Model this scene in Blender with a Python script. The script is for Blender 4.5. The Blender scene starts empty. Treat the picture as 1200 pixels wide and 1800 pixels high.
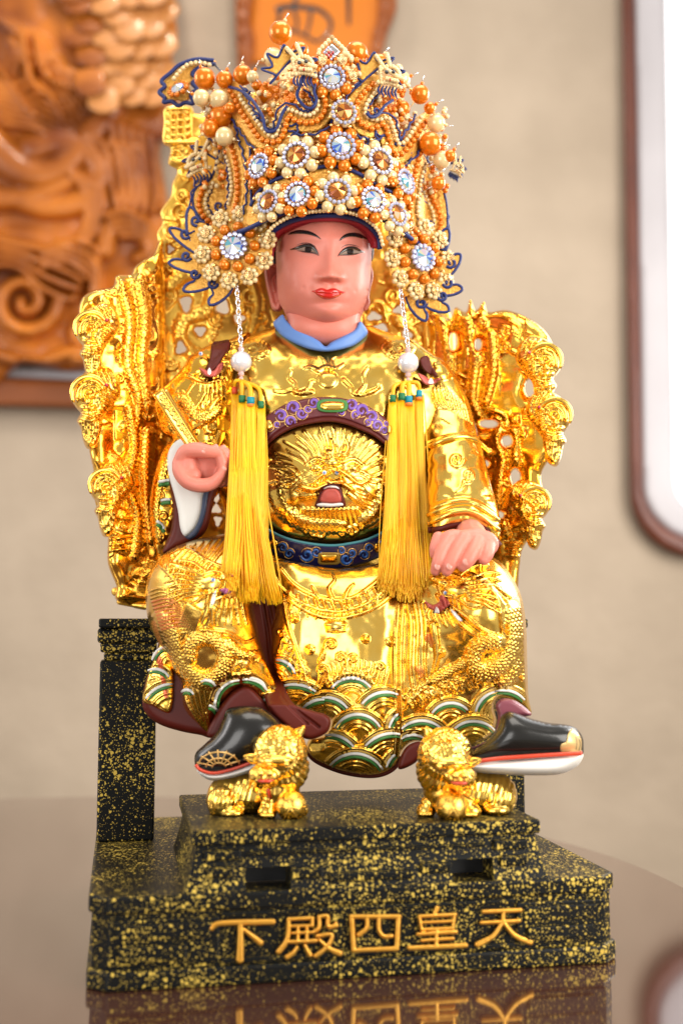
import bpy, math, random
import numpy as np
from mathutils import Vector, Matrix
random.seed(7); rng = np.random.default_rng(11)
sin, cos, pi = math.sin, math.cos, math.pi
# ---------------------------------------------------------------- camera, light, exposure
S = 0.0005            # one modelling unit in metres
F = 2000.0; PITCH = math.radians(5.7); CAMY = -2000.0
ZT = -488.3           # table top, in units below the lens
sc = bpy.context.scene
cd = bpy.data.cameras.new('camera'); cam = bpy.data.objects.new('camera', cd)
sc.collection.objects.link(cam); sc.camera = cam
cam.location = (0, CAMY*S, (0-ZT)*S); cam.rotation_euler = (pi/2+PITCH, 0, 0)
cd.sensor_fit = 'VERTICAL'; cd.sensor_height = 36; cd.lens = 36*F/1800
cd.clip_start = 0.05; cd.clip_end = 50
cd.dof.use_dof = True; cd.dof.focus_distance = (1880)*S
cd.dof.aperture_fstop = cd.lens/1000/(25*S)
w = bpy.data.worlds.new('World'); sc.world = w; w.use_nodes = True
bg = w.node_tree.nodes['Background']; bg.inputs[0].default_value = (1, .96, .92, 1); bg.inputs[1].default_value = .5
sc.view_settings.view_transform = 'Standard'; sc.view_settings.look = 'None'
sc.view_settings.exposure = 0.2; sc.view_settings.gamma = 1
sc.cycles.use_denoising = True
sc.cycles.max_bounces = 8; sc.cycles.caustics_reflective = False; sc.cycles.caustics_refractive = False
sc.cycles.sample_clamp_indirect = 4
def area(name, loc, target, sx, sy, power, col):
    l = bpy.data.lights.new(name, 'AREA'); l.shape = 'RECTANGLE'; l.size = sx; l.size_y = sy; l.energy = power; l.color = col
    o = bpy.data.objects.new(name, l); sc.collection.objects.link(o); o.location = loc
    o.rotation_euler = (Vector(target)-Vector(loc)).to_track_quat('-Z', 'Y').to_euler()
    return o
T0 = (0, -.05, .45)
area('offscreen_light', (1.5, -1.2, .8), T0, 1.1, 1.6, 44, (1, .95, .88))
area('offscreen_light', (-.8, -1.6, .5), T0, .8, 1.0, 13, (1, .97, .93))  # added fill from left front to brighten the face, no window there
area('ceiling_lamp', (.1, -.3, 2.0), T0, 1.3, .9, 19, (1, .93, .84))
area('side_lamp', (1.2, .55, .95), (0, 0, .5), .5, .9, 18, (1, .97, .93))
area('ceiling_spot_by_wall', (-.45, .95, 2.1), (-.75, 1.33, .6), .10, .10, 3.2, (1, .9, .78))
area('offscreen_light', (-2.4, .1, 1.2), (-.7, 1.35, .6), .8, 1.2, 21, (1, .95, .92))  # added lamp that brightens the left wall, not a real window
area('side_lamp', (-1.1, .45, 1.1), (0, 0, .5), .4, .8, 1.5, (1, .93, .84))
# ---------------------------------------------------------------- projection helpers
def unproj(px, py, y):
    px = np.asarray(px, float); py = np.asarray(py, float); y = np.asarray(y, float)
    dx = px-600; u = 900-py
    Y = F*cos(PITCH)-u*sin(PITCH); Z = F*sin(PITCH)+u*cos(PITCH)
    t = (y-CAMY)/Y
    return np.stack([dx*t, y+0*dx, Z*t], -1)
def onplane(px, py, z):
    dx = px-600; u = 900-py
    Y = F*cos(PITCH)-u*sin(PITCH); Z = F*sin(PITCH)+u*cos(PITCH)
    t = z/Z
    return (dx*t, Y*t+CAMY, z)
def world(P):
    P = np.asarray(P, float); Q = P*S; Q[..., 2] -= ZT*S
    return Q
# ---------------------------------------------------------------- materials
MATS = {}
def mat(name, col, rough=.5, metal=0, coat=0, noise=0, nscale=8, bump=0, bscale=40, col2=None, attr=False, sss=0, spec=.5, emit=0, trans=0, ior=1.5, detail=4, bdist=.002):
    if name in MATS: return MATS[name]
    m = bpy.data.materials.new(name); m.use_nodes = True; nt = m.node_tree; N = nt.nodes; L = nt.links
    b = N['Principled BSDF']; I = b.inputs
    I['Base Color'].default_value = (*col, 1); I['Roughness'].default_value = rough; I['Metallic'].default_value = metal
    I['Coat Weight'].default_value = coat; I['Coat Roughness'].default_value = .08; I['Specular IOR Level'].default_value = spec
    I['IOR'].default_value = ior
    if trans: I['Transmission Weight'].default_value = trans
    if sss: I['Subsurface Weight'].default_value = sss; I['Subsurface Radius'].default_value = (.01, .004, .003)
    if emit: I['Emission Color'].default_value = (*col, 1); I['Emission Strength'].default_value = emit
    tc = N.new('ShaderNodeTexCoord')
    if noise:
        n = N.new('ShaderNodeTexNoise'); n.inputs['Scale'].default_value = nscale; n.inputs['Detail'].default_value = detail
        L.new(tc.outputs['Object'], n.inputs['Vector'])
        mx = N.new('ShaderNodeMix'); mx.data_type = 'RGBA'
        c2 = col2 or tuple(c*.6 for c in col)
        mx.inputs['A'].default_value = (*col, 1); mx.inputs['B'].default_value = (*c2, 1)
        r = N.new('ShaderNodeMapRange'); r.inputs['From Min'].default_value = .5-.25/max(noise, .01); r.inputs['From Max'].default_value = .5+.25/max(noise, .01)
        L.new(n.outputs['Fac'], r.inputs['Value']); L.new(r.outputs[0], mx.inputs['Factor']); L.new(mx.outputs['Result'], I['Base Color'])
    if attr:
        a = N.new('ShaderNodeAttribute'); a.attribute_name = 'paint'
        mx2 = N.new('ShaderNodeMix'); mx2.data_type = 'RGBA'
        mx2.inputs['A'].default_value = (*col, 1)
        if noise: L.new(mx.outputs['Result'], mx2.inputs['A'])
        a2 = N.new('ShaderNodeAttribute'); a2.attribute_name = 'paint_mask'
        L.new(a.outputs['Color'], mx2.inputs['B']); L.new(a2.outputs['Fac'], mx2.inputs['Factor'])
        mm = N.new('ShaderNodeMath'); mm.operation = 'MULTIPLY_ADD'; L.new(a2.outputs['Fac'], mm.inputs[0]); mm.inputs[1].default_value = -.8; mm.inputs[2].default_value = metal; L.new(mm.outputs[0], I['Metallic']); L.new(mx2.outputs['Result'], I['Base Color'])
    if bump:
        n2 = N.new('ShaderNodeTexNoise'); n2.inputs['Scale'].default_value = bscale; n2.inputs['Detail'].default_value = 3
        L.new(tc.outputs['Object'], n2.inputs['Vector'])
        bm = N.new('ShaderNodeBump'); bm.inputs['Strength'].default_value = bump; bm.inputs['Distance'].default_value = bdist
        L.new(n2.outputs['Fac'], bm.inputs['Height']); L.new(bm.outputs['Normal'], I['Normal'])
    MATS[name] = m; return m
# ---------------------------------------------------------------- objects
col = sc.collection; WM = {}
def thing(name, label, cat, P, group=None):
    o = bpy.data.objects.new(name, None); col.objects.link(o); o.empty_display_size = .02
    o.location = world(P); o['label'] = label; o['category'] = cat
    if group: o['group'] = group
    WM[o.name] = Matrix.Translation(o.location); return o
def link(name, me, parent, M=None, kind=None, label=None):
    o = bpy.data.objects.new(name, me); col.objects.link(o)
    M = M or Matrix.Identity(4)
    if parent is not None:
        o.parent = parent; o.matrix_basis = WM[parent.name].inverted() @ M
    else: o.matrix_basis = M
    WM[o.name] = M
    if kind: o['kind'] = kind
    if label: o['label'] = label
    return o
def mesh(name, V, Fs, m, smooth=True):
    """V in units; returns mesh data in metres with origin at its own centre + matrix"""
    V = world(V); c = V.mean(0); me = bpy.data.meshes.new(name)
    Vl = (V-c).astype(np.float32)
    me.vertices.add(len(Vl)); me.vertices.foreach_set('co', Vl.ravel())
    if isinstance(Fs, np.ndarray):
        k = Fs.shape[1]; me.loops.add(Fs.size); me.loops.foreach_set('vertex_index', Fs.ravel().astype(np.int32))
        me.polygons.add(len(Fs)); me.polygons.foreach_set('loop_start', np.arange(0, Fs.size, k, dtype=np.int32))
        me.polygons.foreach_set('loop_total', np.full(len(Fs), k, np.int32))
    else:
        idx = [i for f in Fs for i in f]; st = np.cumsum([0]+[len(f) for f in Fs])[:-1]
        me.loops.add(len(idx)); me.loops.foreach_set('vertex_index', np.array(idx, np.int32))
        me.polygons.add(len(Fs)); me.polygons.foreach_set('loop_start', st.astype(np.int32))
        me.polygons.foreach_set('loop_total', np.array([len(f) for f in Fs], np.int32))
    me.polygons.foreach_set('use_smooth', np.full(len(Fs), smooth))
    me.update(calc_edges=True)
    if m: me.materials.append(m)
    return me, Matrix.Translation(Vector(c))
def obj(name, V, Fs, m, parent, smooth=True, kind=None, label=None):
    me, M = mesh(name, np.asarray(V, float), Fs, m, smooth)
    return link(name, me, parent, M, kind, label)
# ---------------------------------------------------------------- curves / sdf
def cr(P, n=6, closed=False):
    P = np.asarray(P, float)
    Q = np.vstack([P[-1], P, P[0], P[1]]) if closed else np.vstack([2*P[0]-P[1], P, 2*P[-1]-P[-2]])
    out = []
    for i in range(1, len(Q)-2):
        p0, p1, p2, p3 = Q[i-1], Q[i], Q[i+1], Q[i+2]
        for t in np.arange(n)/n:
            out.append(.5*((2*p1)+(-p0+p2)*t+(2*p0-5*p1+4*p2-p3)*t*t+(-p0+3*p1-3*p2+p3)*t**3))
    if not closed: out.append(Q[-2])
    return np.array(out)
def resample(P, step):
    P = np.asarray(P, float); d = np.r_[0, np.cumsum(np.linalg.norm(np.diff(P, axis=0), axis=1))]
    n = max(2, int(round(d[-1]/step))+1); s = np.linspace(0, d[-1], n)
    return np.stack([np.interp(s, d, P[:, k]) for k in range(P.shape[1])], -1)
def poly_sdf(P, X, Y):
    D = np.full(X.shape, 1e9); ins = np.zeros(X.shape, bool); n = len(P)
    for i in range(n):
        ax, ay = P[i]; bx, by = P[(i+1) % n]; ex, ey = bx-ax, by-ay
        L2 = ex*ex+ey*ey
        if L2 < 1e-9: continue
        t = np.clip(((X-ax)*ex+(Y-ay)*ey)/L2, 0, 1)
        D = np.minimum(D, (X-ax-t*ex)**2+(Y-ay-t*ey)**2)
        c = ((ay > Y) != (by > Y))
        if ey != 0: ins ^= c & (X < (Y-ay)*ex/ey+ax)
    D = np.sqrt(D); return np.where(ins, -D, D)
def outline(pts, smooth=True, n=5):
    P = cr(pts, n, True) if smooth else np.asarray(pts, float)
    def f(X, Y): return poly_sdf(P, X, Y)
    f.bb = (P[:, 0].min()-1, P[:, 1].min()-1, P[:, 0].max()+1, P[:, 1].max()+1)
    return f
def strokes_sdf(strokes):
    """strokes: list of (pts, r0, r1)"""
    A = [(np.asarray(p, float), a, b) for p, a, b in strokes]
    def f(X, Y):
        D = np.full(X.shape, 1e9)
        for P, r0, r1 in A:
            n = len(P)-1
            for i in range(n):
                ax, ay = P[i]; ex, ey = P[i+1]-P[i]; L2 = ex*ex+ey*ey+1e-9
                t = np.clip(((X-ax)*ex+(Y-ay)*ey)/L2, 0, 1)
                D = np.minimum(D, np.hypot(X-ax-t*ex, Y-ay-t*ey)-(r0+(r1-r0)*(i+t)/n))
        return D
    al = np.vstack([a[0] for a in A]); m = max(max(a[1], a[2]) for a in A)+1
    f.bb = (al[:, 0].min()-m, al[:, 1].min()-m, al[:, 0].max()+m, al[:, 1].max()+m)
    return f
def minus(f, holes):
    def g(X, Y):
        D = f(X, Y)
        for h in holes: D = np.maximum(D, -h(X, Y))
        return D
    g.bb = f.bb; return g
# ---------------------------------------------------------------- relief canvas (carving heights)
class Canvas:
    def __init__(s, x0, y0, x1, y1):
        s.x0, s.y0 = int(x0), int(y0); s.w, s.h = int(x1-x0)+2, int(y1-y0)+2
        s.H = np.zeros((s.h, s.w)); s.C = np.zeros((s.h, s.w, 4))
    def win(s, xa, ya, xb, yb):
        a = max(0, int(xa)-s.x0); b = min(s.w, int(xb)+2-s.x0); c = max(0, int(ya)-s.y0); d = min(s.h, int(yb)+2-s.y0)
        if a >= b or c >= d: return None
        Y, X = np.mgrid[c:d, a:b]; return (slice(c, d), slice(a, b)), X+s.x0, Y+s.y0
    def put(s, sl, v, mode):
        if mode == 'max': s.H[sl] = np.maximum(s.H[sl], v)
        elif mode == 'add': s.H[sl] += v
        else: s.H[sl] -= v
    def stroke(s, P, r, h, r1=None, mode='max', paint=None):
        P = np.asarray(P, float); r1 = r if r1 is None else r1; R = max(r, r1)+1
        W = s.win(P[:, 0].min()-R, P[:, 1].min()-R, P[:, 0].max()+R, P[:, 1].max()+R)
        if W is None: return
        sl, X, Y = W; v = np.zeros(X.shape); n = len(P)-1
        for i in range(n):
            ax, ay = P[i]; ex, ey = P[i+1]-P[i]; L2 = ex*ex+ey*ey+1e-9
            t = np.clip(((X-ax)*ex+(Y-ay)*ey)/L2, 0, 1); rr = r+(r1-r)*(i+t)/n
            d2 = (X-ax-t*ex)**2+(Y-ay-t*ey)**2
            v = np.maximum(v, h*(.4+.6*rr/R)*np.sqrt(np.clip(1-d2/(rr*rr+1e-6), 0, 1)))
        s.put(sl, v, mode)
        if paint is not None:
            k = (v > .25*h); s.C[sl][k] = paint
    def bump(s, x, y, rx, ry, h, ang=0, mode='max', paint=None):
        R = max(rx, ry)+1; W = s.win(x-R, y-R, x+R, y+R)
        if W is None: return
        sl, X, Y = W; c, q = cos(ang), sin(ang); u = ((X-x)*c+(Y-y)*q)/rx; v = (-(X-x)*q+(Y-y)*c)/ry
        e = np.sqrt(np.clip(1-u*u-v*v, 0, 1)); s.put(sl, h*e, mode)
        if paint is not None: s.C[sl][e > .2] = paint
    def gauss(s, x, y, sx, sy, h, ang=0):
        Y, X = np.mgrid[0:s.h, 0:s.w]; X = X+s.x0-x; Y = Y+s.y0-y; c, q = cos(ang), sin(ang)
        s.H += h*np.exp(-.5*(((X*c+Y*q)/sx)**2+((-X*q+Y*c)/sy)**2))
    def spiral(s, x, y, r, turns=1.3, a0=0, flip=1, w=2.2, h=4, tail=None):
        n = int(14*turns); P = []
        for i in range(n+1):
            t = i/n; a = a0+flip*turns*2*pi*t; P.append((x+r*(1-t*.86)*cos(a), y+r*(1-t*.86)*sin(a)))
        if tail is not None: P = [tail]+P
        s.stroke(P, w, h, w*.7)
    def body(s, P, r, h, sc=5, r1=None):
        """scaled serpent body"""
        r1 = r if r1 is None else r1
        P = resample(cr(P, 8), 2); s.stroke(P, r, h, r1)
        D = np.gradient(P, axis=0); D /= np.linalg.norm(D, axis=1)[:, None]; Nn = np.stack([-D[:, 1], D[:, 0]], -1)
        L = len(P)*2; k = 0; pos = 0
        while pos < L-2:
            i = int(pos/2); rr = r+(r1-r)*pos/L; m = max(1, int(rr*1.8/sc))
            for j in range(m+1):
                o = (j-m/2+(.5 if k % 2 else 0))*sc
                if abs(o) > rr: continue
                q = P[i]+Nn[i]*o; hh = h*math.sqrt(max(0, 1-(o/rr)**2))
                s.bump(q[0], q[1], sc*.62, sc*.62, hh+sc*.35)
            pos += sc*.8; k += 1
    def noise(s, amp, cell, seed=0):
        g = np.random.default_rng(seed).normal(size=(s.h//cell+3, s.w//cell+3))
        yy = np.arange(s.h)/cell; xx = np.arange(s.w)/cell
        iy = yy.astype(int); ix = xx.astype(int); fy = yy-iy; fx = xx-ix; fy = fy*fy*(3-2*fy); fx = fx*fx*(3-2*fx)
        a = g[iy][:, ix]; b = g[iy][:, ix+1]; c = g[iy+1][:, ix]; d = g[iy+1][:, ix+1]
        s.H += amp*((a*(1-fx)+b*fx)*(1-fy)[:, None]+(c*(1-fx)+d*fx)*fy[:, None])
    def blur(s, k=1):
        for _ in range(k):
            H = s.H; H = np.pad(H, 1, mode='edge'); H = (H[:-2]+2*H[1:-1]+H[2:])/4; s.H = (H[:, :-2]+2*H[:, 1:-1]+H[:, 2:])/4
    def tap(s, A, x, y):
        fx = np.clip(x-s.x0, 0, s.w-1.01); fy = np.clip(y-s.y0, 0, s.h-1.01); ix = fx.astype(int); iy = fy.astype(int); fx = fx-ix; fy = fy-iy
        if A.ndim == 3: fx = fx[..., None]; fy = fy[..., None]
        return (A[iy, ix]*(1-fx)+A[iy, ix+1]*fx)*(1-fy)+(A[iy+1, ix]*(1-fx)+A[iy+1, ix+1]*fx)*fy
class Surf:
    def __init__(s, x0, y0, st, D, inside):
        s.x0, s.y0, s.st = x0, y0, st; s.ins = inside.copy(); D = np.where(inside, D, np.nan)
        for _ in range(14):
            P = np.pad(D, 1, constant_values=np.nan)
            nb = np.stack([P[:-2, 1:-1], P[2:, 1:-1], P[1:-1, :-2], P[1:-1, 2:]])
            k = np.isnan(D); c = (~np.isnan(nb)).sum(0); m = np.nansum(nb, 0)/np.maximum(c, 1)
            D = np.where(k & (c > 0), m, D)
        s.D = np.where(np.isnan(D), np.nanmean(D), D)
    def idx(s, x, y):
        h, w = s.D.shape
        fx = np.clip((np.asarray(x, float)-s.x0)/s.st, 0, w-1.01); fy = np.clip((np.asarray(y, float)-s.y0)/s.st, 0, h-1.01)
        return fx, fy
    def __call__(s, x, y):
        fx, fy = s.idx(x, y); ix = fx.astype(int); iy = fy.astype(int); fx = fx-ix; fy = fy-iy; D = s.D
        return (D[iy, ix]*(1-fx)+D[iy, ix+1]*fx)*(1-fy)+(D[iy+1, ix]*(1-fx)+D[iy+1, ix+1]*fx)*fy
    def inside(s, x, y):
        fx, fy = s.idx(x, y); x = np.asarray(x, float); y = np.asarray(y, float); h, w = s.D.shape
        ok = (x >= s.x0) & (y >= s.y0) & (x <= s.x0+(w-1)*s.st) & (y <= s.y0+(h-1)*s.st)
        return s.ins[np.rint(fy).astype(int), np.rint(fx).astype(int)] & ok
def stack(*surfs, default=0.0):
    def f(x, y):
        x = np.asarray(x, float); y = np.asarray(y, float)
        best = np.full(x.shape, 1e9)
        for q in surfs: best = np.where(q.inside(x, y), np.minimum(best, q(x, y)), best)
        return np.where(best > 1e8, surfs[0](x, y) if default is None else default, best)
    return f
def poisson(inside):
    """round inflation 0..1 over a mask"""
    h, w = inside.shape; f = max(1, int(max(h, w)/70))
    hh, ww = -(-h//f), -(-w//f)
    pad = np.zeros((hh*f, ww*f), bool); pad[:h, :w] = inside
    m = pad.reshape(hh, f, ww, f).mean((1, 3)) > .5; m = np.pad(m, 1)
    u = np.zeros(m.shape)
    for _ in range(900):
        u2 = np.zeros_like(u); u2[1:-1, 1:-1] = (u[:-2, 1:-1]+u[2:, 1:-1]+u[1:-1, :-2]+u[1:-1, 2:])/4+1
        u = np.where(m, u2, 0)
    yy = (np.arange(h)+.5)/f+.5; xx = (np.arange(w)+.5)/f+.5
    iy = yy.astype(int); ix = xx.astype(int); fy = (yy-iy)[:, None]; fx = xx-ix; iy2 = np.minimum(iy+1, m.shape[0]-1); ix2 = np.minimum(ix+1, m.shape[1]-1)
    v = (u[iy][:, ix]*(1-fx)+u[iy][:, ix2]*fx)*(1-fy)+(u[iy2][:, ix]*(1-fx)+u[iy2][:, ix2]*fx)*fy
    return np.sqrt(np.clip(v/max(v.max(), 1e-6), 0, 1))
def puff(name, parent, f, step, base, T, m, R=None, cv=None, rim=2, backT=None, fade=6, pois=True, kind=None, label=None, smooth=True, minback=None):
    """closed solid with the given outline: front bulges towards the viewer, back bulges away; cv adds carving"""
    x0, y0, x1, y1 = f.bb; xs = np.arange(x0, x1+step, step); ys = np.arange(y0, y1+step, step)
    X, Y = np.meshgrid(xs, ys); sd = f(X, Y); ins = sd < 0
    cell = ins[:-1, :-1] & ins[1:, :-1] & ins[:-1, 1:] & ins[1:, 1:]
    used = np.zeros(ins.shape, bool); full = np.ones(ins.shape, int)*0
    for a in (0, 1):
        for b in (0, 1):
            used[a:a+cell.shape[0], b:b+cell.shape[1]] |= cell
            full[a:a+cell.shape[0], b:b+cell.shape[1]] += cell
    bd = used & (full < 4)
    gy, gx = np.gradient(sd, step); g = np.hypot(gx, gy)+1e-6
    mv = np.where(bd, np.clip(-sd, 0, 1.5*step), 0)
    X = X+gx/g*mv; Y = Y+gy/g*mv
    d = np.where(bd, 0, np.clip(-sd, 0, None))
    if getattr(T, 'pois', False): hn = T(X, Y, d, poisson(used)); Tm = 1
    elif callable(T): hn = T(X, Y, d); Tm = 1
    else:
        Tm = T; dm = d.max()
        if R is None: R = dm*.5 if pois else dm
        rr = np.minimum(d, R); e = np.sqrt(np.clip(1-(1-rr/R)**2, 0, 1))
        hn = np.minimum(poisson(used), e) if pois else e
    B = base(X, Y) if callable(base) else base+0*X
    fr = B-rim-Tm*hn
    if cv is not None: fr = fr-cv.tap(cv.H, X, Y)*np.clip(d/fade, 0, 1)
    bk = B+rim+(backT if backT is not None else (.4*Tm if not callable(T) else .4))*hn
    if minback is not None: bk = np.maximum(bk, minback)
    n = used.sum(); ID = -np.ones(used.shape, int); ID[used] = np.arange(n)
    V = np.vstack([unproj(X[used], Y[used], fr[used]), unproj(X[used], Y[used], bk[used])])
    q = np.argwhere(cell); a = ID[q[:, 0], q[:, 1]]; b = ID[q[:, 0], q[:, 1]+1]; c = ID[q[:, 0]+1, q[:, 1]+1]; e_ = ID[q[:, 0]+1, q[:, 1]]
    Fq = [np.stack([a, e_, c, b], 1), np.stack([a, b, c, e_], 1)+n]
    # rim walls
    cp = np.pad(cell, 1)
    def wall(mask, i0, i1):
        k = np.argwhere(mask); 
        if len(k) == 0: return
        p = ID[k[:, 0]+i0[0], k[:, 1]+i0[1]]; r_ = ID[k[:, 0]+i1[0], k[:, 1]+i1[1]]
        Fq.append(np.stack([p, r_, r_+n, p+n], 1))
    wall(cell & ~cp[:-2, 1:-1], (0, 0), (0, 1)); wall(cell & ~cp[2:, 1:-1], (1, 1), (1, 0))
    wall(cell & ~cp[1:-1, :-2], (1, 0), (0, 0)); wall(cell & ~cp[1:-1, 2:], (0, 1), (1, 1))
    o = obj(name, V, np.vstack(Fq), m, parent, smooth, kind, label)
    if cv is not None and cv.C.any():
        at = o.data.color_attributes.new('paint', 'FLOAT_COLOR', 'POINT')
        c = cv.tap(cv.C, X[used], Y[used]); c = np.vstack([c, c*0]); mk = c[:, 3].copy(); k_ = np.maximum(mk, 1e-3)[:, None]; c[:, :3] /= k_; c[:, 3] = 1
        at.data.foreach_set('color', c.astype(np.float32).ravel())
        a3 = o.data.attributes.new('paint_mask', 'FLOAT', 'POINT'); a3.data.foreach_set('value', mk.astype(np.float32))
    return o, Surf(x0, y0, step, fr, used)
def patch(name, parent, pts, surf, m, up=1.5, T=1.5, step=1.5, smooth=True, label=None, cv=None, rim=1.5, sdf=None, kind=None, R=3):
    f = sdf or outline(pts, smooth)
    return puff(name, parent, f, step, lambda x, y: surf(x, y)-up+rim, T, m, R=R, cv=cv, rim=rim, backT=0, pois=False, label=label, kind=kind)
# ---------------------------------------------------------------- tubes, spheres, boxes
def tube_geo(P, r, sides=6, flat=1.0, up=None):
    P = np.asarray(P, float); n = len(P); r = np.broadcast_to(np.asarray(r, float), (n,))
    D = np.gradient(P, axis=0); D /= np.linalg.norm(D, axis=1)[:, None]+1e-9
    ref = np.array([0, -1.0, 0]); A = np.cross(D, ref); l = np.linalg.norm(A, axis=1)[:, None]
    A = np.where(l < 1e-3, np.array([1.0, 0, 0]), A/(l+1e-9)); B = np.cross(D, A)
    th = np.arange(sides)*2*pi/sides
    V = P[:, None]+r[:, None, None]*(np.cos(th)[None, :, None]*A[:, None]+flat*np.sin(th)[None, :, None]*B[:, None])
    V = V.reshape(-1, 3); Fs = []
    for i in range(n-1):
        for k in range(sides):
            a = i*sides+k; b = i*sides+(k+1) % sides; Fs.append((a, b, b+sides, a+sides))
    V = np.vstack([V, P[0], P[-1]]); m = n*sides
    for k in range(sides):
        Fs.append(((k+1) % sides, k, m, m)); Fs.append(((n-1)*sides+k, (n-1)*sides+(k+1) % sides, m+1, m+1))
    return V, Fs
def join(geos):
    Vs, Fs, o = [], [], 0
    for V, G in geos:
        Vs.append(V); Fs += [tuple(i+o for i in dict.fromkeys(g)) for g in G]; o += len(V)
    return np.vstack(Vs), Fs
def tubes(name, parent, paths, m, sides=6, flat=1.0, kind=None, label=None):
    """paths: list of (P3, r)"""
    V, Fs = join([tube_geo(P, r, sides, flat) for P, r in paths])
    return obj(name, V, Fs, m, parent, kind=kind, label=label)
def lay(P, surf, up=0, n=5, curve=True, step=2.5):
    P = cr(P, n) if curve else np.asarray(P, float)
    P = resample(P, step); return unproj(P[:, 0], P[:, 1], (surf(P[:, 0], P[:, 1]) if callable(surf) else surf)-up)
def taper(n, r, a=.15, b=.15):
    t = np.linspace(0, 1, n); return r*np.minimum(1, np.minimum(a+t*(1-a)/.3, b+(1-t)*(1-b)/.3))
def sph_geo(nu=16, nv=10):
    V = [(0, 0, 1)]; Fs = []
    for i in range(1, nv):
        for j in range(nu):
            a = pi*i/nv; b = 2*pi*j/nu; V.append((sin(a)*cos(b), sin(a)*sin(b), cos(a)))
    V.append((0, 0, -1))
    for j in range(nu): Fs.append((0, 1+j, 1+(j+1) % nu))
    for i in range(nv-2):
        for j in range(nu):
            a = 1+i*nu+j; b = 1+i*nu+(j+1) % nu; Fs.append((a, a+nu, b+nu, b))
    for j in range(nu): Fs.append((1+(nv-2)*nu+j, len(V)-1, 1+(nv-2)*nu+(j+1) % nu))
    return np.array(V), Fs
SPH = sph_geo(20, 12); SPS = sph_geo(10, 6)
_sm = {}
def unit_sphere(m, flat=False, geo=None, key=''):
    k = (m.name, flat, key)
    if k not in _sm:
        V, Fs = geo or SPH
        me = bpy.data.meshes.new('sphere_data'); me.from_pydata((V).tolist(), [], Fs); me.materials.append(m)
        me.polygons.foreach_set('use_smooth', np.full(len(me.polygons), not flat)); _sm[k] = me
    return _sm[k]
def bead(name, parent, P, r, m, sq=(1, 1, 1), R=None, flat=False, geo=None, key='', label=None):
    M = Matrix.Translation(Vector(world(P))) @ (R or Matrix.Identity(4)) @ Matrix.Diagonal((r*S*sq[0], r*S*sq[1], r*S*sq[2], 1))
    return link(name, unit_sphere(m, flat, geo, key), parent, M, label=label)
def beads_joined(name, parent, C, r, m, kind='stuff', geo=None):
    V0, F0 = geo or SPS; r = np.broadcast_to(r, (len(C),))
    V, Fs = join([(V0*rr+np.asarray(c), F0) for c, rr in zip(C, r)])
    return obj(name, V, Fs, m, parent, kind=kind)
def ell(c, r, R=None, nu=14, nv=9):
    V, Fs = sph_geo(nu, nv); V = V*np.asarray(r, float)
    if R is not None: V = V @ np.asarray(R).T
    return V+np.asarray(c), Fs
def fused(name, parent, geos, m, vox=2.0, smooth=6, disp=None, iters=1, kind=None, label=None):
    """several overlapping solids fused into one continuous skin (units)"""
    V, Fs = join(geos); me, M = mesh('tmp', V, Fs, None)
    o = bpy.data.objects.new('tmp', me); col.objects.link(o)
    md = o.modifiers.new('r', 'REMESH'); md.mode = 'VOXEL'; md.voxel_size = vox*S; md.use_smooth_shade = True
    ms = o.modifiers.new('s', 'SMOOTH'); ms.factor = .5; ms.iterations = smooth
    dg = bpy.context.evaluated_depsgraph_get(); dg.update()
    m2 = bpy.data.meshes.new_from_object(o.evaluated_get(dg)); bpy.data.objects.remove(o); m2.name = name
    if disp is not None:
        n = len(m2.vertices); co = np.empty(n*3, np.float32); no = np.empty(n*3, np.float32)
        m2.vertices.foreach_get('co', co); m2.vertices.foreach_get('normal', no); co = co.reshape(-1, 3); no = no.reshape(-1, 3)
        P = (co+np.array(M.translation))/S; P[:, 2] += ZT
        co = co+no*(disp(P, no)*S)[:, None]; m2.vertices.foreach_set('co', co.astype(np.float32).ravel())
    m2.polygons.foreach_set('use_smooth', np.ones(len(m2.polygons), bool)); m2.materials.clear(); m2.materials.append(m); m2.update()
    return link(name, m2, parent, M, kind, label)
def project(P):
    P = np.asarray(P, float); d = P[..., 1]-CAMY; z = P[..., 2]
    f = d*cos(PITCH)+z*sin(PITCH); u = -d*sin(PITCH)+z*cos(PITCH)
    return 600+F*P[..., 0]/f, 900-F*u/f
def extrude(name, parent, pts, U0, dU, dirU, dirV, m, origin, smooth=False, label=None, bevel=0):
    pass
def bevel_box(name, parent, c, size, m, yaw=0, bev=2.0, label=None, seg=2):
    """box centre/size in units"""
    import bmesh
    bm = bmesh.new(); bmesh.ops.create_cube(bm, size=1)
    bmesh.ops.scale(bm, vec=Vector(size)*S, verts=bm.verts)
    if bev: bmesh.ops.bevel(bm, geom=list(bm.edges), offset=bev*S, segments=seg, affect='EDGES', profile=.5)
    me = bpy.data.meshes.new(name); bm.to_mesh(me); bm.free(); me.materials.append(m)
    return link(name, me, parent, Matrix.Translation(Vector(world(c))) @ Matrix.Rotation(yaw, 4, 'Z'), label=label)
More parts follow.
